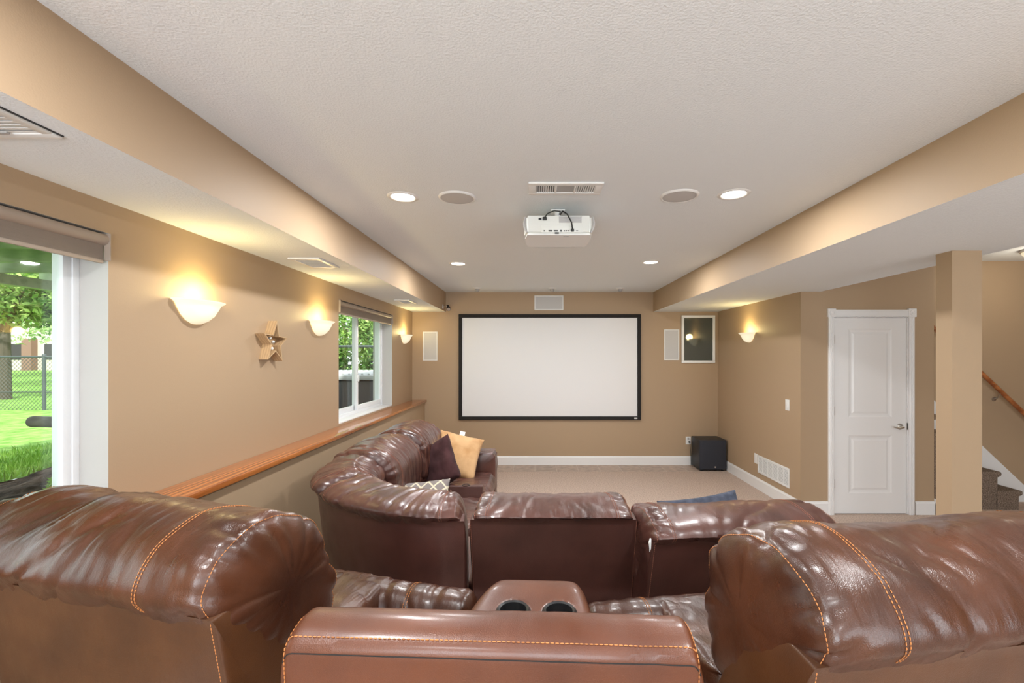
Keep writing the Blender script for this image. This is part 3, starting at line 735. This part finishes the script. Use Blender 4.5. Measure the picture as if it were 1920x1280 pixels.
def back_sec(zs, zt, dep, zb, t0=-.02):
    """pillow back section: rear seam at (0, zs), crown zt, depth dep, lower front zb"""
    h = zt-zs
    return [(0.0, zs), (t0, zs+.28*h), (t0+.045, zs+.70*h), (.12, zs+.96*h), (.20, zt), (dep*.68, zs+.80*h), (dep*.87, zs+.38*h), (dep, zs-.22*h-.02), (dep*1.0, zb+.10), (dep*.88, zb), (dep*.55, zb+.03), (.10, zs-.12)]
def recliner(loc, rz, L, zs, zt, dep, zb, label, mats, seat_z, seat_front, arms=(), wr=.007, seed=0, body_L=None, base_z=0, lean=.33, roll_shift=0, seamS=(.26, .24), gather=.012, cat='recliner', name='leather_recliner', wfreq=9, panel=True, crown=.0, stitch=True, roll_e=.075, fold=None):
    ml, mp, ms = mats; bL = body_L or L
    root = empty(name, loc, rz, label, cat)
    roll = sweep('back_cushion', [(y, z) for y, z in back_sec(zs, zt, dep, zb)], L, ml, root, MS=128, e=roll_e, n=3.2, wr=wr, seed=seed, gather=gather, wfreq=wfreq, crown=crown, fold=fold)
    if roll_shift: roll.o.location.x = roll_shift
    hb = zs-base_z-.04; ylow = lean*min(hb, .35)*.9
    # shell: rear face leans, closed section
    sec = [(.004, zs-.003), (.014, zs-.02), (ylow+.01, zs-.37), (ylow+.015, base_z+.05), (.34, base_z+.05), (dep-.08, zs-.35), (.25, zs-.06), (.08, zs+.005)]
    sh = sweep('back_shell', sec, bL, mp, root, MS=120, e=.014, n=2.6, smooth_sec=False, sm=40, NS=30)
    # base and seat
    sweep('seat_base', rrect(.20, seat_front-.04, base_z+.04, seat_z-.12, .03), bL-.02, mp, root, MS=60, e=.02, n=4, smooth_sec=False, NS=20)
    sweep('seat_cushion', rrect(dep-.12, seat_front+.015, seat_z-.19, seat_z, .075, 5), bL-.03, ml, root, MS=96, e=.05, n=3.2, wr=wr*.7, seed=seed+3, gather=gather*.5, wfreq=wfreq, crown=.0)
    for ax, aw, az in arms:
        s_ = sweep('armrest', rrect(.16, seat_front+.01, base_z+.04, az, .07, 5), aw, ml, root, MS=96, e=.06, n=3, wr=wr*.6, seed=seed+5, gather=gather*.4); s_.o.location.x = ax
    for fx in (-bL/2+.08, bL/2-.08):
        for fy in (.26, seat_front-.12):
            q = nb(); disc_lathe(q, [(0, 0), (.022, 0), (.028, .05)], 12, (fx, fy, base_z)); obj('foot', q, M['black'], root)
    if stitch:
        ls = []
        for s_ in (seamS[0], L-seamS[1]):
            for dd in (-.007, .007): ls.append([Vector(p)+Vector((roll_shift, 0, 0)) for p in ring_line(roll, s_+dd, j0=0, j1=int(128*.62))])
        # side seams on the caps
        ks = [i for i, r in enumerate(roll.rows) if abs(r[1]-.94) < .001]
        for i in ks: ls.append([Vector(p)+Vector((roll_shift, 0, 0)) for p in row_line(roll, i, 0, int(128*.62))])
        stitches(root, ls, ms)
        sl2 = []
        for sx in (-1, 1):
            sl2.append([(sx*(bL/2-.012), .0015, zs-.01), (sx*(bL/2-.012), ylow+.003, zs-.37), (sx*(bL/2-.012), ylow+.010, base_z+.1)])
        stitches(root, sl2, ms, name='panel_stitching')
    return root, roll, sh

# ---- rear row (on the riser)
warm = (M['leather'], M['leather_panel'], M['stitch'])
deep = (M['leather_d'], M['leather_dp'], M['stitch_d'])
ZR = .105
Q = .91
def seat_scale(root): root.location = (root.location.x*Q, root.location.y*Q, CZ*(1-Q)); root.scale = (Q, Q, Q)
aL = math.atan2(-.186, .723); P1 = Vector((-.763, 1.089)); ux = Vector((math.cos(aL), math.sin(aL)))
bl = .90; ctr = P1-ux*bl/2
rl_, _, _ = recliner((ctr.x, ctr.y, 0), aL, .99, .98, 1.172, .47, .70, 'brown leather recliner at the lower left, seen from behind', warm, .70, .86, wr=.012, seed=11, body_L=bl, base_z=ZR, roll_shift=-.045, lean=.2, seamS=(.03, .215), gather=.020, arms=((-.38, .1, .84),), wfreq=8)
b_ = sweep('footrest_bolster', rrect(.70, .87, .50, .70, .08, 5), 1.22, M['leather'], rl_, MS=90, e=.06, n=2.6, wr=.005, seed=15, gather=.006, wfreq=13); b_.o.location.x = .19
stitches(rl_, [[p+Vector((.19, 0, 0)) for p in ring_line(b_, ss, j0=6, j1=50)] for ss in (.955, .969)], M['stitch'])
seat_scale(rl_)
aR = math.atan2(.077, .509); P2 = Vector((.558, .923)); ux = Vector((math.cos(aR), math.sin(aR)))
bl = .95; ctr = P2+ux*bl/2
rr_, _, _ = recliner((ctr.x, ctr.y, 0), aR, .97, .98, 1.172, .48, .70, 'brown leather recliner at the lower right, seen from behind', warm, .69, .86, wr=.011, seed=29, body_L=bl, base_z=ZR, roll_shift=.01, lean=.2, seamS=(.19, .03), gather=.020, arms=((.42, .1, .84),), wfreq=6)
b_ = sweep('footrest_bolster', rrect(.73, .89, .49, .69, .075, 5), 1.15, M['leather'], rr_, MS=90, e=.06, n=2.6, wr=.005, seed=16, gather=.004, wfreq=8); b_.o.location.x = -.165
stitches(rr_, [[p+Vector((-.165, 0, 0)) for p in ring_line(b_, ss, j0=6, j1=50)] for ss in (.235, .249)], M['stitch'])
seat_scale(rr_)

# wedge console between them
aC = math.atan2(-.044, .957); cc = Vector(((-.581+.376)/2, (1.003+.959)/2))
co = empty('wedge_console', (cc.x, cc.y, 0), aC, 'chestnut leather wedge console with cup holders between the two near recliners', 'console')
LC = .957
sec = [(0, .965), (.0, .972), (.006, .984), (.03, .998), (.07, 1.008), (.11, 1.004), (.145, .985), (.16, .95), (.17, .80), (.17, .12), (.03, .12), (.015, .60), (.004, .9)]
cb = sweep('console_back', sec, LC, M['leather_c'], co, MS=130, e=.05, n=2.6, smooth_sec=False, sm=35, NS=60, wr=.0016, seed=4, wfreq=4)
lines = [[(x, .004 if True else 0, .984) for x in [-.455+.91*k/40 for k in range(41)]]]
lines = []
j_top = min(range(130), key=lambda j: (cb.G[len(cb.G)//2][j]-Vector((0, .008, .988))).length)
lines.append([cb.G[i][j_top]+Vector((0, -.0008, .0012)) for i in range(10, len(cb.G)-10)])
for i in [i for i, r in enumerate(cb.rows) if abs(r[1]-.97) < .001]:
    js = [j for j in range(130)]
    line = [cb.G[i][j]+Vector(((-.001 if cb.G[i][0].x < 0 else .001), -.0006, .0006)) for j in range(130) if cb.G[i][j].z > .45 and cb.G[i][j].y < .165]
    line.sort(key=lambda p: (math.atan2(p.z-.6, p.y-.09)), reverse=True)
    lines.append(line)
stitches(co, lines, r=.0015, dash=.008)
q = nb(); prism(q, [(-.455, .966), (-.455, .9665), (.455, .9665), (.455, .966)], 'Y', -.0012, -.0002); q.free()
jr = min(range(130), key=lambda j: (cb.G[len(cb.G)//2][j]-Vector((0, .0, .970))).length)
q = nb(); tube(q, [cb.G[i][jr]+Vector((0, -.0005, -.004)) for i in range(9, len(cb.G)-9)], .0014, 6); obj('seam_welt', q, M['velvet'], co)
# console body + cup tray
q = nb()
def lerp(a, b_, t): return a+(b_-a)*t
ox, oy = .095, 0
body = [(-.30, .17), (.36, .17), (.225, .70), (-.065, .70)]
prism(q, body, 'Z', ZR+.02, .745); bmesh.ops.bevel(q, geom=list(q.edges), offset=.02, segments=3, affect='EDGES'); obj('console_body', q, M['leather_panel'], co, 40)
# top tray with two cup wells
top = nb(); cupc = [(.012, .475), (.158, .475)]; RC = .046
# build the top as a height-field grid with holes sunk
nx, ny = 90, 84; V = []
for jy in range(ny+1):
    t = jy/ny; y = .16+.535*t; hw = lerp(.29, .150, t); cx = lerp(.03, .082, t)
    row = []
    for ix in range(nx+1):
        u = ix/nx*2-1; x = cx+hw*u
        edge = max(0, abs(u)**10); z = .795+.022*math.exp(-((t-.82)/.18)**2) - .030*edge - .04*max(0, (t-.93)/.07)**2
        for a, b_ in cupc:
            r = math.hypot(x-a, y-b_)
            if r < RC: z = .735
            elif r < RC+.010: z += .003
        row.append(top.verts.new((x, y, z)))
    V.append(row)
for jy in range(ny):
    for ix in range(nx): top.faces.new((V[jy][ix], V[jy][ix+1], V[jy+1][ix+1], V[jy+1][ix]))
# skirt
bd = [V[0][i] for i in range(nx+1)]+[V[j][nx] for j in range(1, ny+1)]+[V[ny][i] for i in range(nx-1, -1, -1)]+[V[j][0] for j in range(ny-1, 0, -1)]
lo = [top.verts.new((v.co.x, v.co.y, .72)) for v in bd]
for i in range(len(bd)): top.faces.new((bd[i], bd[(i+1) % len(bd)], lo[(i+1) % len(bd)], lo[i]))
obj('console_tray', top, M['leather_c'], co, 50)
for a, b_ in cupc:
    q = nb(); disc_lathe(q, [(RC-.004, .815), (RC+.002, .819), (RC+.009, .812), (RC+.011, .805)], 40, (a, b_, -.008)); disc_lathe(q, [(RC-.004, .807), (RC-.008, .74), (0.0005, .74)], 40, (a, b_, 0)); obj('cup_holder', q, M['black'], co, 50)

seat_scale(co)
# ---- front row (on the floor)
# centre
recliner((.083, 2.05, 0), 0, .75, .88, .922, .40, .55, 'deep brown leather armless recliner in the middle of the front row, back to the camera', deep, .48, .86, wr=.007, seed=41, gather=.013, seamS=(.075, .085), wfreq=11, body_L=.768, roll_e=.05)
aQ = math.atan2(.038, .353); ux = Vector((math.cos(aQ), math.sin(aQ))); ctr = Vector((.477, 1.90))+ux*.435
rr3, _, _ = recliner((ctr.x, ctr.y, 0), aQ, .87, .835, .925, .42, .52, 'deep brown leather recliner at the right end of the front row, torn at its corner', deep, .48, .86, wr=.009, seed=57, gather=.018, seamS=(.10, .13), wfreq=7, body_L=.85, arms=((.37, .13, .62),))
q = nb(); tube(q, [(-.433, .0, .855), (-.437, -.004, .84), (-.436, -.004, .815), (-.438, -.003, .80)], [.003, .006, .004, .001], 8); obj('torn_lining', q, M['cork'], rr3, label='white lining showing through the torn leather corner')

# wedge corner seat
wd = empty('corner_sofa_wedge', (-.9, 2.7, 0), 0, 'curved deep brown leather corner seat of the front sectional', 'sofa')
def loc2(pts): return [(x+.9, y-2.7) for x, y in pts]
c1 = loc2([(-.31, 2.03), (-.46, 2.02), (-.71, 2.095), (-.96, 2.245), (-1.115, 2.385)])[::-1]
c2 = loc2([(-1.10, 2.37), (-1.215, 2.53), (-1.285, 2.72), (-1.31, 2.95)])[::-1]
fn1, L1 = path_curve(c1); fn2, L2 = path_curve(c2)
secw = back_sec(.88, .975, .36, .52)
for k_, (fn, L_, sd, fo) in enumerate(((fn1, L1, 5, .010), (fn2, L2, 9, .012))):
    s_ = sweep('back_cushion', back_sec(.88, .965 if k_ == 0 else .985, .34, .52), L_+.0, M['leather_d'], wd, path=fn, MS=120, e=.06, n=3, wr=.010, seed=sd, gather=.016, wfreq=11)
    ls = []
    for ss in ((.11, L_-.11) if k_ == 0 else (L_-.09,)):
        for dd in (-.007, .007): ls.append(ring_line(s_, ss+dd, j0=0, j1=66))
    stitches(wd, ls, M['stitch_d'])
c3 = loc2([(-.303, 2.03), (-.46, 2.02), (-.71, 2.095), (-.96, 2.245), (-1.115, 2.385), (-1.215, 2.53), (-1.285, 2.72), (-1.31, 2.95)])[::-1]
fn3, L3 = path_curve(c3)
sweep('back_shell', [(.004, .878), (.014, .86), (.05, .5), (.06, .05), (.22, .05), (.26, .5), (.24, .82), (.08, .885)], L3, M['leather_dp'], wd, path=fn3, MS=100, e=.014, n=2.6, smooth_sec=False, sm=40, NS=60)
q = nb(); box(q, -.16+.0, .01+.0, -.2, .1, .05, .3); q.free()
sp = [(-.32, 2.30), (-.70, 2.36), (-.98, 2.58), (-1.06, 2.95), (-.46, 2.95), (-.32, 2.84)]
def cushion_prism(name, outline, z0, z1, parent, m, bev=.04):
    bm = nb(); prism(bm, outline, 'Z', z0, z1); bmesh.ops.recalc_face_normals(bm, faces=bm.faces); bmesh.ops.bevel(bm, geom=list(bm.edges), offset=bev, segments=5, profile=.5, affect='EDGES'); return obj(name, bm, m, parent, 60)
cushion_prism('seat_cushion', loc2(sp), .28, .48, wd, M['leather_d']); cushion_prism('seat_base', loc2([(-.34, 2.3), (-.7, 2.36), (-1.0, 2.6), (-1.08, 2.94), (-.48, 2.94), (-.34, 2.82)]), .05, .3, wd, M['leather_dp'], .015)

# two recliners along the ledge, facing +X : local x -> -Y, local y -> +X
recliner((-1.315, 3.33, 0), R(-90), .74, .88, 1.0, .42, .55, 'deep brown leather recliner along the ledge, next to the curved corner', deep, .48, .92, wr=.011, seed=71, gather=.016, seamS=(.12, .12), wfreq=12, body_L=.72, stitch=True, crown=.02)
recliner((-1.315, 4.13, 0), R(-90), .76, .88, 1.0, .42, .55, 'deep brown leather recliner with an arm at the far end of the sectional', deep, .48, .92, wr=.011, seed=83, gather=.016, seamS=(.12, .12), wfreq=12, body_L=.72, crown=.02, arms=((-.50, .27, .66),))
# small console tray between the two ledge recliners
tc_ = empty('cup_holder_console', (-.62, 3.73, 0), 0, 'small leather console with cup holders between the two ledge recliners', 'console')
obj('console_body', B(-.28, .2, -.035, .035, .05, .56, .012), M['leather_dp'], tc_)
for a in (-.1, .06):
    q = nb(); disc_lathe(q, [(.0005, .556), (.022, .556), (.024, .564), (.031, .564), (.031, .558)], 20, (a, 0, 0)); obj('cup_holder', q, M['black'], tc_)

# far seat-end peeking above the right recliner
q = nb(); bmesh.ops.create_icosphere(q, subdivisions=4, radius=1)
for v in q.verts:
    n_ = noise.noise(v.co*2.3)*.12; v.co = Vector((v.co.x*.16*(1+n_), v.co.y*.10, v.co.z*.045*(1+n_)))
q.free()

# ------------------------------------------------------------------ pillows
def pillow(loc, rot, w, h, t, m, label, seed=0, name='throw_pillow', piping=None):
    N = 40; bm = nb(); top_, bot = [], []
    for i in range(N+1):
        rt, rb = [], []
        for j in range(N+1):
            u, v = i/N*2-1, j/N*2-1
            pin = 1-.07*(1-abs(v)**2)*abs(u)**4; pin2 = 1-.07*(1-abs(u)**2)*abs(v)**4
            x, y = u*w/2*pin, v*h/2*pin2
            th = t/2*((1-abs(u)**2.6)*(1-abs(v)**2.6))**.42
            wz = noise.noise(Vector((u*2.2+seed, v*2.2, 0)))*.010+abs(noise.noise(Vector((u*5+seed, v*3, 2))))*-.010*(abs(u)*abs(v)+.3)
            edge = i in (0, N) or j in (0, N)
            a = bm.verts.new((x, y, 0 if edge else th+wz)); rt.append(a); rb.append(a if edge else bm.verts.new((x, y, -th+wz)))
        top_.append(rt); bot.append(rb)
    for i in range(N):
        for j in range(N):
            bm.faces.new((top_[i][j], top_[i+1][j], top_[i+1][j+1], top_[i][j+1]))
            f = (bot[i][j], bot[i][j+1], bot[i+1][j+1], bot[i+1][j])
            try: bm.faces.new(f)
            except ValueError: pass
    root = empty(name, loc, label=label, cat='pillow'); root.rotation_euler = rot
    obj('pillow_cover', bm, m, root, 60)
    ed = [top_[i][0].co.copy() if False else None for i in range(0)]
    return root
# tan pillow leaning at the far arm
p_ = pillow((-.745, 4.38, .665), (R(50), R(14), R(4)), .44, .45, .13, M['tan_velvet'], 'square tan velvet pillow with a white tag at the sofa\'s far arm', 3)
obj('care_tag', B(-.03, .02, .205, .26, -.002, .002), M['cork'], p_, 0)
pillow((-.86, 3.93, .655), (R(62), R(-34), R(-14)), .44, .42, .17, M['plum'], 'dark plum pillow leaning on the ledge recliner in front of the tan one', 8)
pillow((-.80, 3.05, .60), (R(36), R(-6), R(4)), .46, .42, .12, M['lattice'], 'grey pillow with a cream lattice pattern in the corner seat', 5)
pillow((.97, 2.55, .618), (R(56), R(-6), R(6)), .48, .44, .12, M['blue'], 'slate blue pillow peeking over the right front recliner', 12)

# ================================================================== OUTDOORS
def gz(x, y=0):
    d_ = -x-2.05
    if d_ < 0: return .80
    if d_ < 2.6: return .82-.28*(d_/2.6)
    return .54-.12*min(1, (d_-2.6)/4)
def ground(name, xa, xb, ya, yb, nx, ny, m, amp, fr, dz=0):
    bm = nb(); V = []
    for i in range(nx+1):
        row = []
        for j in range(ny+1):
            x = xa+(xb-xa)*i/nx; y = ya+(yb-ya)*j/ny
            row.append(bm.verts.new((x, y, gz(x)+dz+amp*noise.noise(Vector((x*fr, y*fr, 0)))+amp*.5*noise.noise(Vector((x*fr*3, y*fr*3, 3))))))
        V.append(row)
    for i in range(nx):
        for j in range(ny): bm.faces.new((V[i][j], V[i][j+1], V[i+1][j+1], V[i+1][j]))
    o = obj(name, bm, m, None, 60); o['kind'] = 'structure'; return o
ground('lawn', -45, -4.5, -12, 60, 60, 80, M['lawn'], .03, .5)
ground('soil_bed', -4.65, -2.06, -6, 14, 50, 260, M['soil'], .07, 2.6, -.03)
def blades(name, n, area, m, h, label):
    bm = nb()
    for _ in range(n):
        x, y = random.uniform(*area[:2]), random.uniform(*area[2:]); z = gz(x)-.01; a = random.uniform(0, math.pi); w = .006*random.uniform(.7, 1.6); hh = h*random.uniform(.5, 1.2)
        dx, dy = math.cos(a)*w, math.sin(a)*w; lx, ly = random.uniform(-.5, .5)*hh, random.uniform(-.5, .5)*hh
        bm.faces.new([bm.verts.new(p) for p in ((x-dx, y-dy, z), (x+dx, y+dy, z), (x+dx*.6+lx*.5, y+dy*.6+ly*.5, z+hh*.6), (x+lx, y+ly, z+hh))])
    return tag(obj(name, bm, m, None, 0), label, 'grass', kind='stuff')
blades('grass_edge', 9000, (-6.0, -4.5, 3.5, 8), M['grass'], .09, 'tall bright green grass along the edge of the soil bed')
def leafcloud(bm, c, rad, n, ls, seed=0):
    rnd = random.Random(seed); blobs = [(Vector((rnd.uniform(-.75, .75)*rad[0], rnd.uniform(-.75, .75)*rad[1], rnd.uniform(-.7, .8)*rad[2])), rnd.uniform(.3, .5)) for _ in range(16)]
    for _ in range(n):
        b_, br_ = rnd.choice(blobs); d_ = Vector((rnd.gauss(0, 1), rnd.gauss(0, 1), rnd.gauss(0, 1))).normalized()*(rnd.random()**.35)*br_
        p = Vector(c)+b_+Vector((d_.x*rad[0], d_.y*rad[1], d_.z*rad[2])); n_ = Vector((rnd.gauss(0, 1), rnd.gauss(0, 1), rnd.gauss(.7, 1))).normalized()
        a = n_.orthogonal().normalized(); a = (Matrix.Rotation(rnd.uniform(0, 6.28), 3, n_) @ a); b2 = n_.cross(a); s = ls*rnd.uniform(.6, 1.3)
        bm.faces.new([bm.verts.new(p+q_) for q_ in (-a*s, -b2*s*.45, a*s, b2*s*.45)])
def tree(name, x, y, h, cr, n, ls, m, label, seed, lean=0, cat='tree', grp='trees beyond the fence'):
    r_ = empty(name, (x, y, gz(x)), label=label, cat=cat, group=grp); bm = nb(); leafcloud(bm, (lean, 0, h), cr, n, ls, seed); obj('foliage', bm, m, r_, 0)
    q = nb(); tube(q, [(0, 0, -.1), (.03, 0, h*.35), (lean*.5, .05, h*.8), (lean, 0, h+cr[2]*.4)], [.17, .13, .09, .03], 10)
    for k in range(5):
        a = k*1.3+seed; tube(q, [(lean*.4, 0, h*.6), (lean*.4+cr[0]*.3*math.cos(a), cr[1]*.3*math.sin(a), h*.9), (lean+cr[0]*.6*math.cos(a), cr[1]*.6*math.sin(a), h*1.05)], [.06, .04, .015], 6)
    obj('trunk', q, M['bark'], r_); return r_
tree('leafy_tree', -14.6, 12.6, 2.9, (2.2, 2.2, 1.3), 9000, .09, M['leaf'], 'green leafy tree behind the chain link fence, at the window\'s left', 2)
tree('leafy_tree', -19.5, 18.8, 3.6, (2.8, 2.8, 1.7), 9000, .10, M['leaf2'], 'pale leafy tree further back beyond the fence', 5)
tree('leafy_tree', -27, 27, 5.5, (5, 5, 3.2), 9000, .19, M['leaf2'], 'tall pale tree in front of the far house', 8)
tree('leafy_tree', -9.2, 22, 3.6, (3.5, 3.5, 2.3), 9000, .12, M['leaf'], 'broad green tree seen through the far window', 12)
tree('leafy_tree', -5.6, 15.2, 3.2, (2.2, 2.2, 2.0), 6000, .10, M['leaf3'], 'dark green tree seen through the far window, to the right', 15)
def shrub(x, y, h, w, seed, label, m='leaf3'):
    r_ = empty('garden_shrub', (x, y, gz(x)), label=label, cat='shrub'); bm = nb(); leafcloud(bm, (0, 0, h*.5), (w, w, h*.6), 4500, .055, seed); obj('foliage', bm, M[m], r_, 0)
    q = nb(); tube(q, [(0, 0, -.05), (0, .02, h*.4), (.03, 0, h*.8)], [.04, .03, .01], 8); obj('stem', q, M['bark'], r_)
shrub(-4.0, 11.2, 1.9, .55, 3, 'yellow green shrub behind the hot tub', 'leaf'); shrub(-5.2, 12.2, 2.0, .8, 4, 'dark evergreen shrub left behind the hot tub')
for i_, (x, y, h_, w_, l_) in enumerate(((-4.3, 4.55, .16, .16, 'low yellow green seedling on the soil bed, left of the other two'), (-4.25, 4.95, .18, .2, 'low bright green weed at the grass edge outside the near window'), (-3.1, 3.15, .12, .14, 'small green weed close under the near window'))):
    r_ = empty('garden_weed', (x, y, gz(x)-.02), label=l_, cat='plant'); bm = nb(); leafcloud(bm, (0, 0, h_*.6), (w_, w_, h_*.7), 500, .025, 30+i_); obj('foliage', bm, M['grass'], r_, 0)
# chain link fence
fc = empty('chain_link_fence', (-10.7, 10, .4), label='dark chain link fence across the lawn with round posts', cat='fence')
for k in range(-2, 3):
    q = nb(); tube(q, [(k*2.4, 0, 0), (k*2.4, 0, 1.22)], .035, 12); disc_lathe(q, [(.04, 1.22), (.03, 1.25), (.0005, 1.26)], 12, (k*2.4, 0, 0)); obj('fence_post', q, M['fence'], fc)
q = nb(); tube(q, [(-5, 0, 1.19), (5, 0, 1.19)], .022, 10); obj('top_rail', q, M['fence'], fc)
q = nb(); tube(q, [(-5, 0, .42), (5, 0, .42)], .008, 8); obj('tension_wire', q, M['fence'], fc)
q = nb(); H_ = 1.15; st_ = .085
for k in range(int((10+H_)/st_)):
    x = -5-H_+k*st_
    for s_ in (1, -1):
        a, b_ = (x, 0), (x+H_, H_)
        x0, x1 = max(a[0], -5), min(b_[0], 5)
        if x1 > x0:
            z0, z1 = x0-a[0], x1-a[0]
            if s_ < 0: z0, z1 = H_-z0, H_-z1
            tube(q, [(x0, 0, z0+.03), (x1, 0, z1+.03)], .004, 3, False)
obj('wire_mesh', q, M['fence'], fc, 0)
gf = empty('garden_rail_fence', (-4.6, 10.2, .42), label='dark horizontal fence rail behind the hot tub outside the far window', cat='fence')
q = nb(); tube(q, [(-2.2, 0, 1.40), (2.2, 0, 1.40)], .028, 10); obj('rail', q, M['fence'], gf)
for xx in (-2.2, 2.2):
    q = nb(); tube(q, [(xx, 0, 0), (xx, 0, 1.45)], .035, 10); obj('fence_post', q, M['fence'], gf)
# timber rail outside
q = empty('timber_handrail', (-4.45, 4.05, 0), label='round grey timber rail ending in view above the lawn', cat='rail')
t_ = nb(); tube(t_, [(0, 0, 1.03), (.02, 0, 1.03), (1.5, .25, .95)], [.045, .05, .05], 16); obj('rail', t_, M['greywood'], q)
for xx, yy in ((.75, .12), (1.4, .23)):
    t_ = nb(); tube(t_, [(xx, yy, .5), (xx, yy, .98)], .045, 12); obj('post', t_, M['greywood'], q)
# deck above
dk = empty('wooden_deck', (-3.7, 4.4, 2.35), label='greenish wooden deck joists overhead outside the near window', cat='deck')
t_ = nb()
for k in range(40): box(t_, -1.6, 1.55, -4.4+k*.145, -4.4+k*.145+.138, .29, .325)
obj('deck_boards', t_, M['deckwood'], dk, 0)
for k in range(9):
    obj('joist', B(-1.6, 1.55, -3.5+k*.5, -3.5+k*.5+.045, .06, .29), M['deckwood'], dk, 0)
obj('beam', B(-1.55, -1.45, -4.4, 1.4, -.04, .06), M['deckwood'], dk, 0)
for yy in (-4.2, -1.4): obj('deck_post', B(-1.56, -1.44, yy, yy+.12, -1.83, -.04), M['deckwood'], dk, 0)
# far house
hs = empty('neighbour_house', (-34, 38, .4), label='pale neighbouring house with brick columns far beyond the fence', cat='house')
obj('wall', B(-12, 14, 0, .4, 0, 5), M['house'], hs, 0)
for k in range(8): obj('brick_column', B(-11+k*3, -10.2+k*3, -.5, 0, 0, 2.6), M['housebrick'], hs, 0)
for k in range(8): obj('window', B(-9.6+k*3, -8.3+k*3, -.05, 0, .9, 2.2), M['dark'], hs, 0)
t_ = nb(); prism(t_, [(-.8, 5), (.6, 5), (.6, 7.4)], 'X', -12.5, 14.5); obj('roof', t_, M['roof'], hs, 0)
# hot tub seen through the far window
ht = empty('hot_tub', (-3.35, 8.35, .42), label='dark hot tub with a ribbed grey cover outside the far window', cat='hot tub')
obj('cabinet', B(-1.0, 1.0, -.95, .95, 0, .80, .05, 3), M['tubside'], ht)
for a in (-1, 1):
    for b_ in (-1, 1): obj('corner_post', B(a*.93-.09, a*.93+.09, b_*.88-.09, b_*.88+.09, 0, .79, .03, 3), M['tubblue'], ht)
t_ = nb(); box(t_, -1.05, 1.05, -1.0, 1.0, .80, .88, .02)
for k in range(20): tube(t_, [(-1.0+k*.105, -.98, .885), (-1.0+k*.105, .98, .885)], .022, 8)
obj('cover', t_, M['tubcover'], ht)
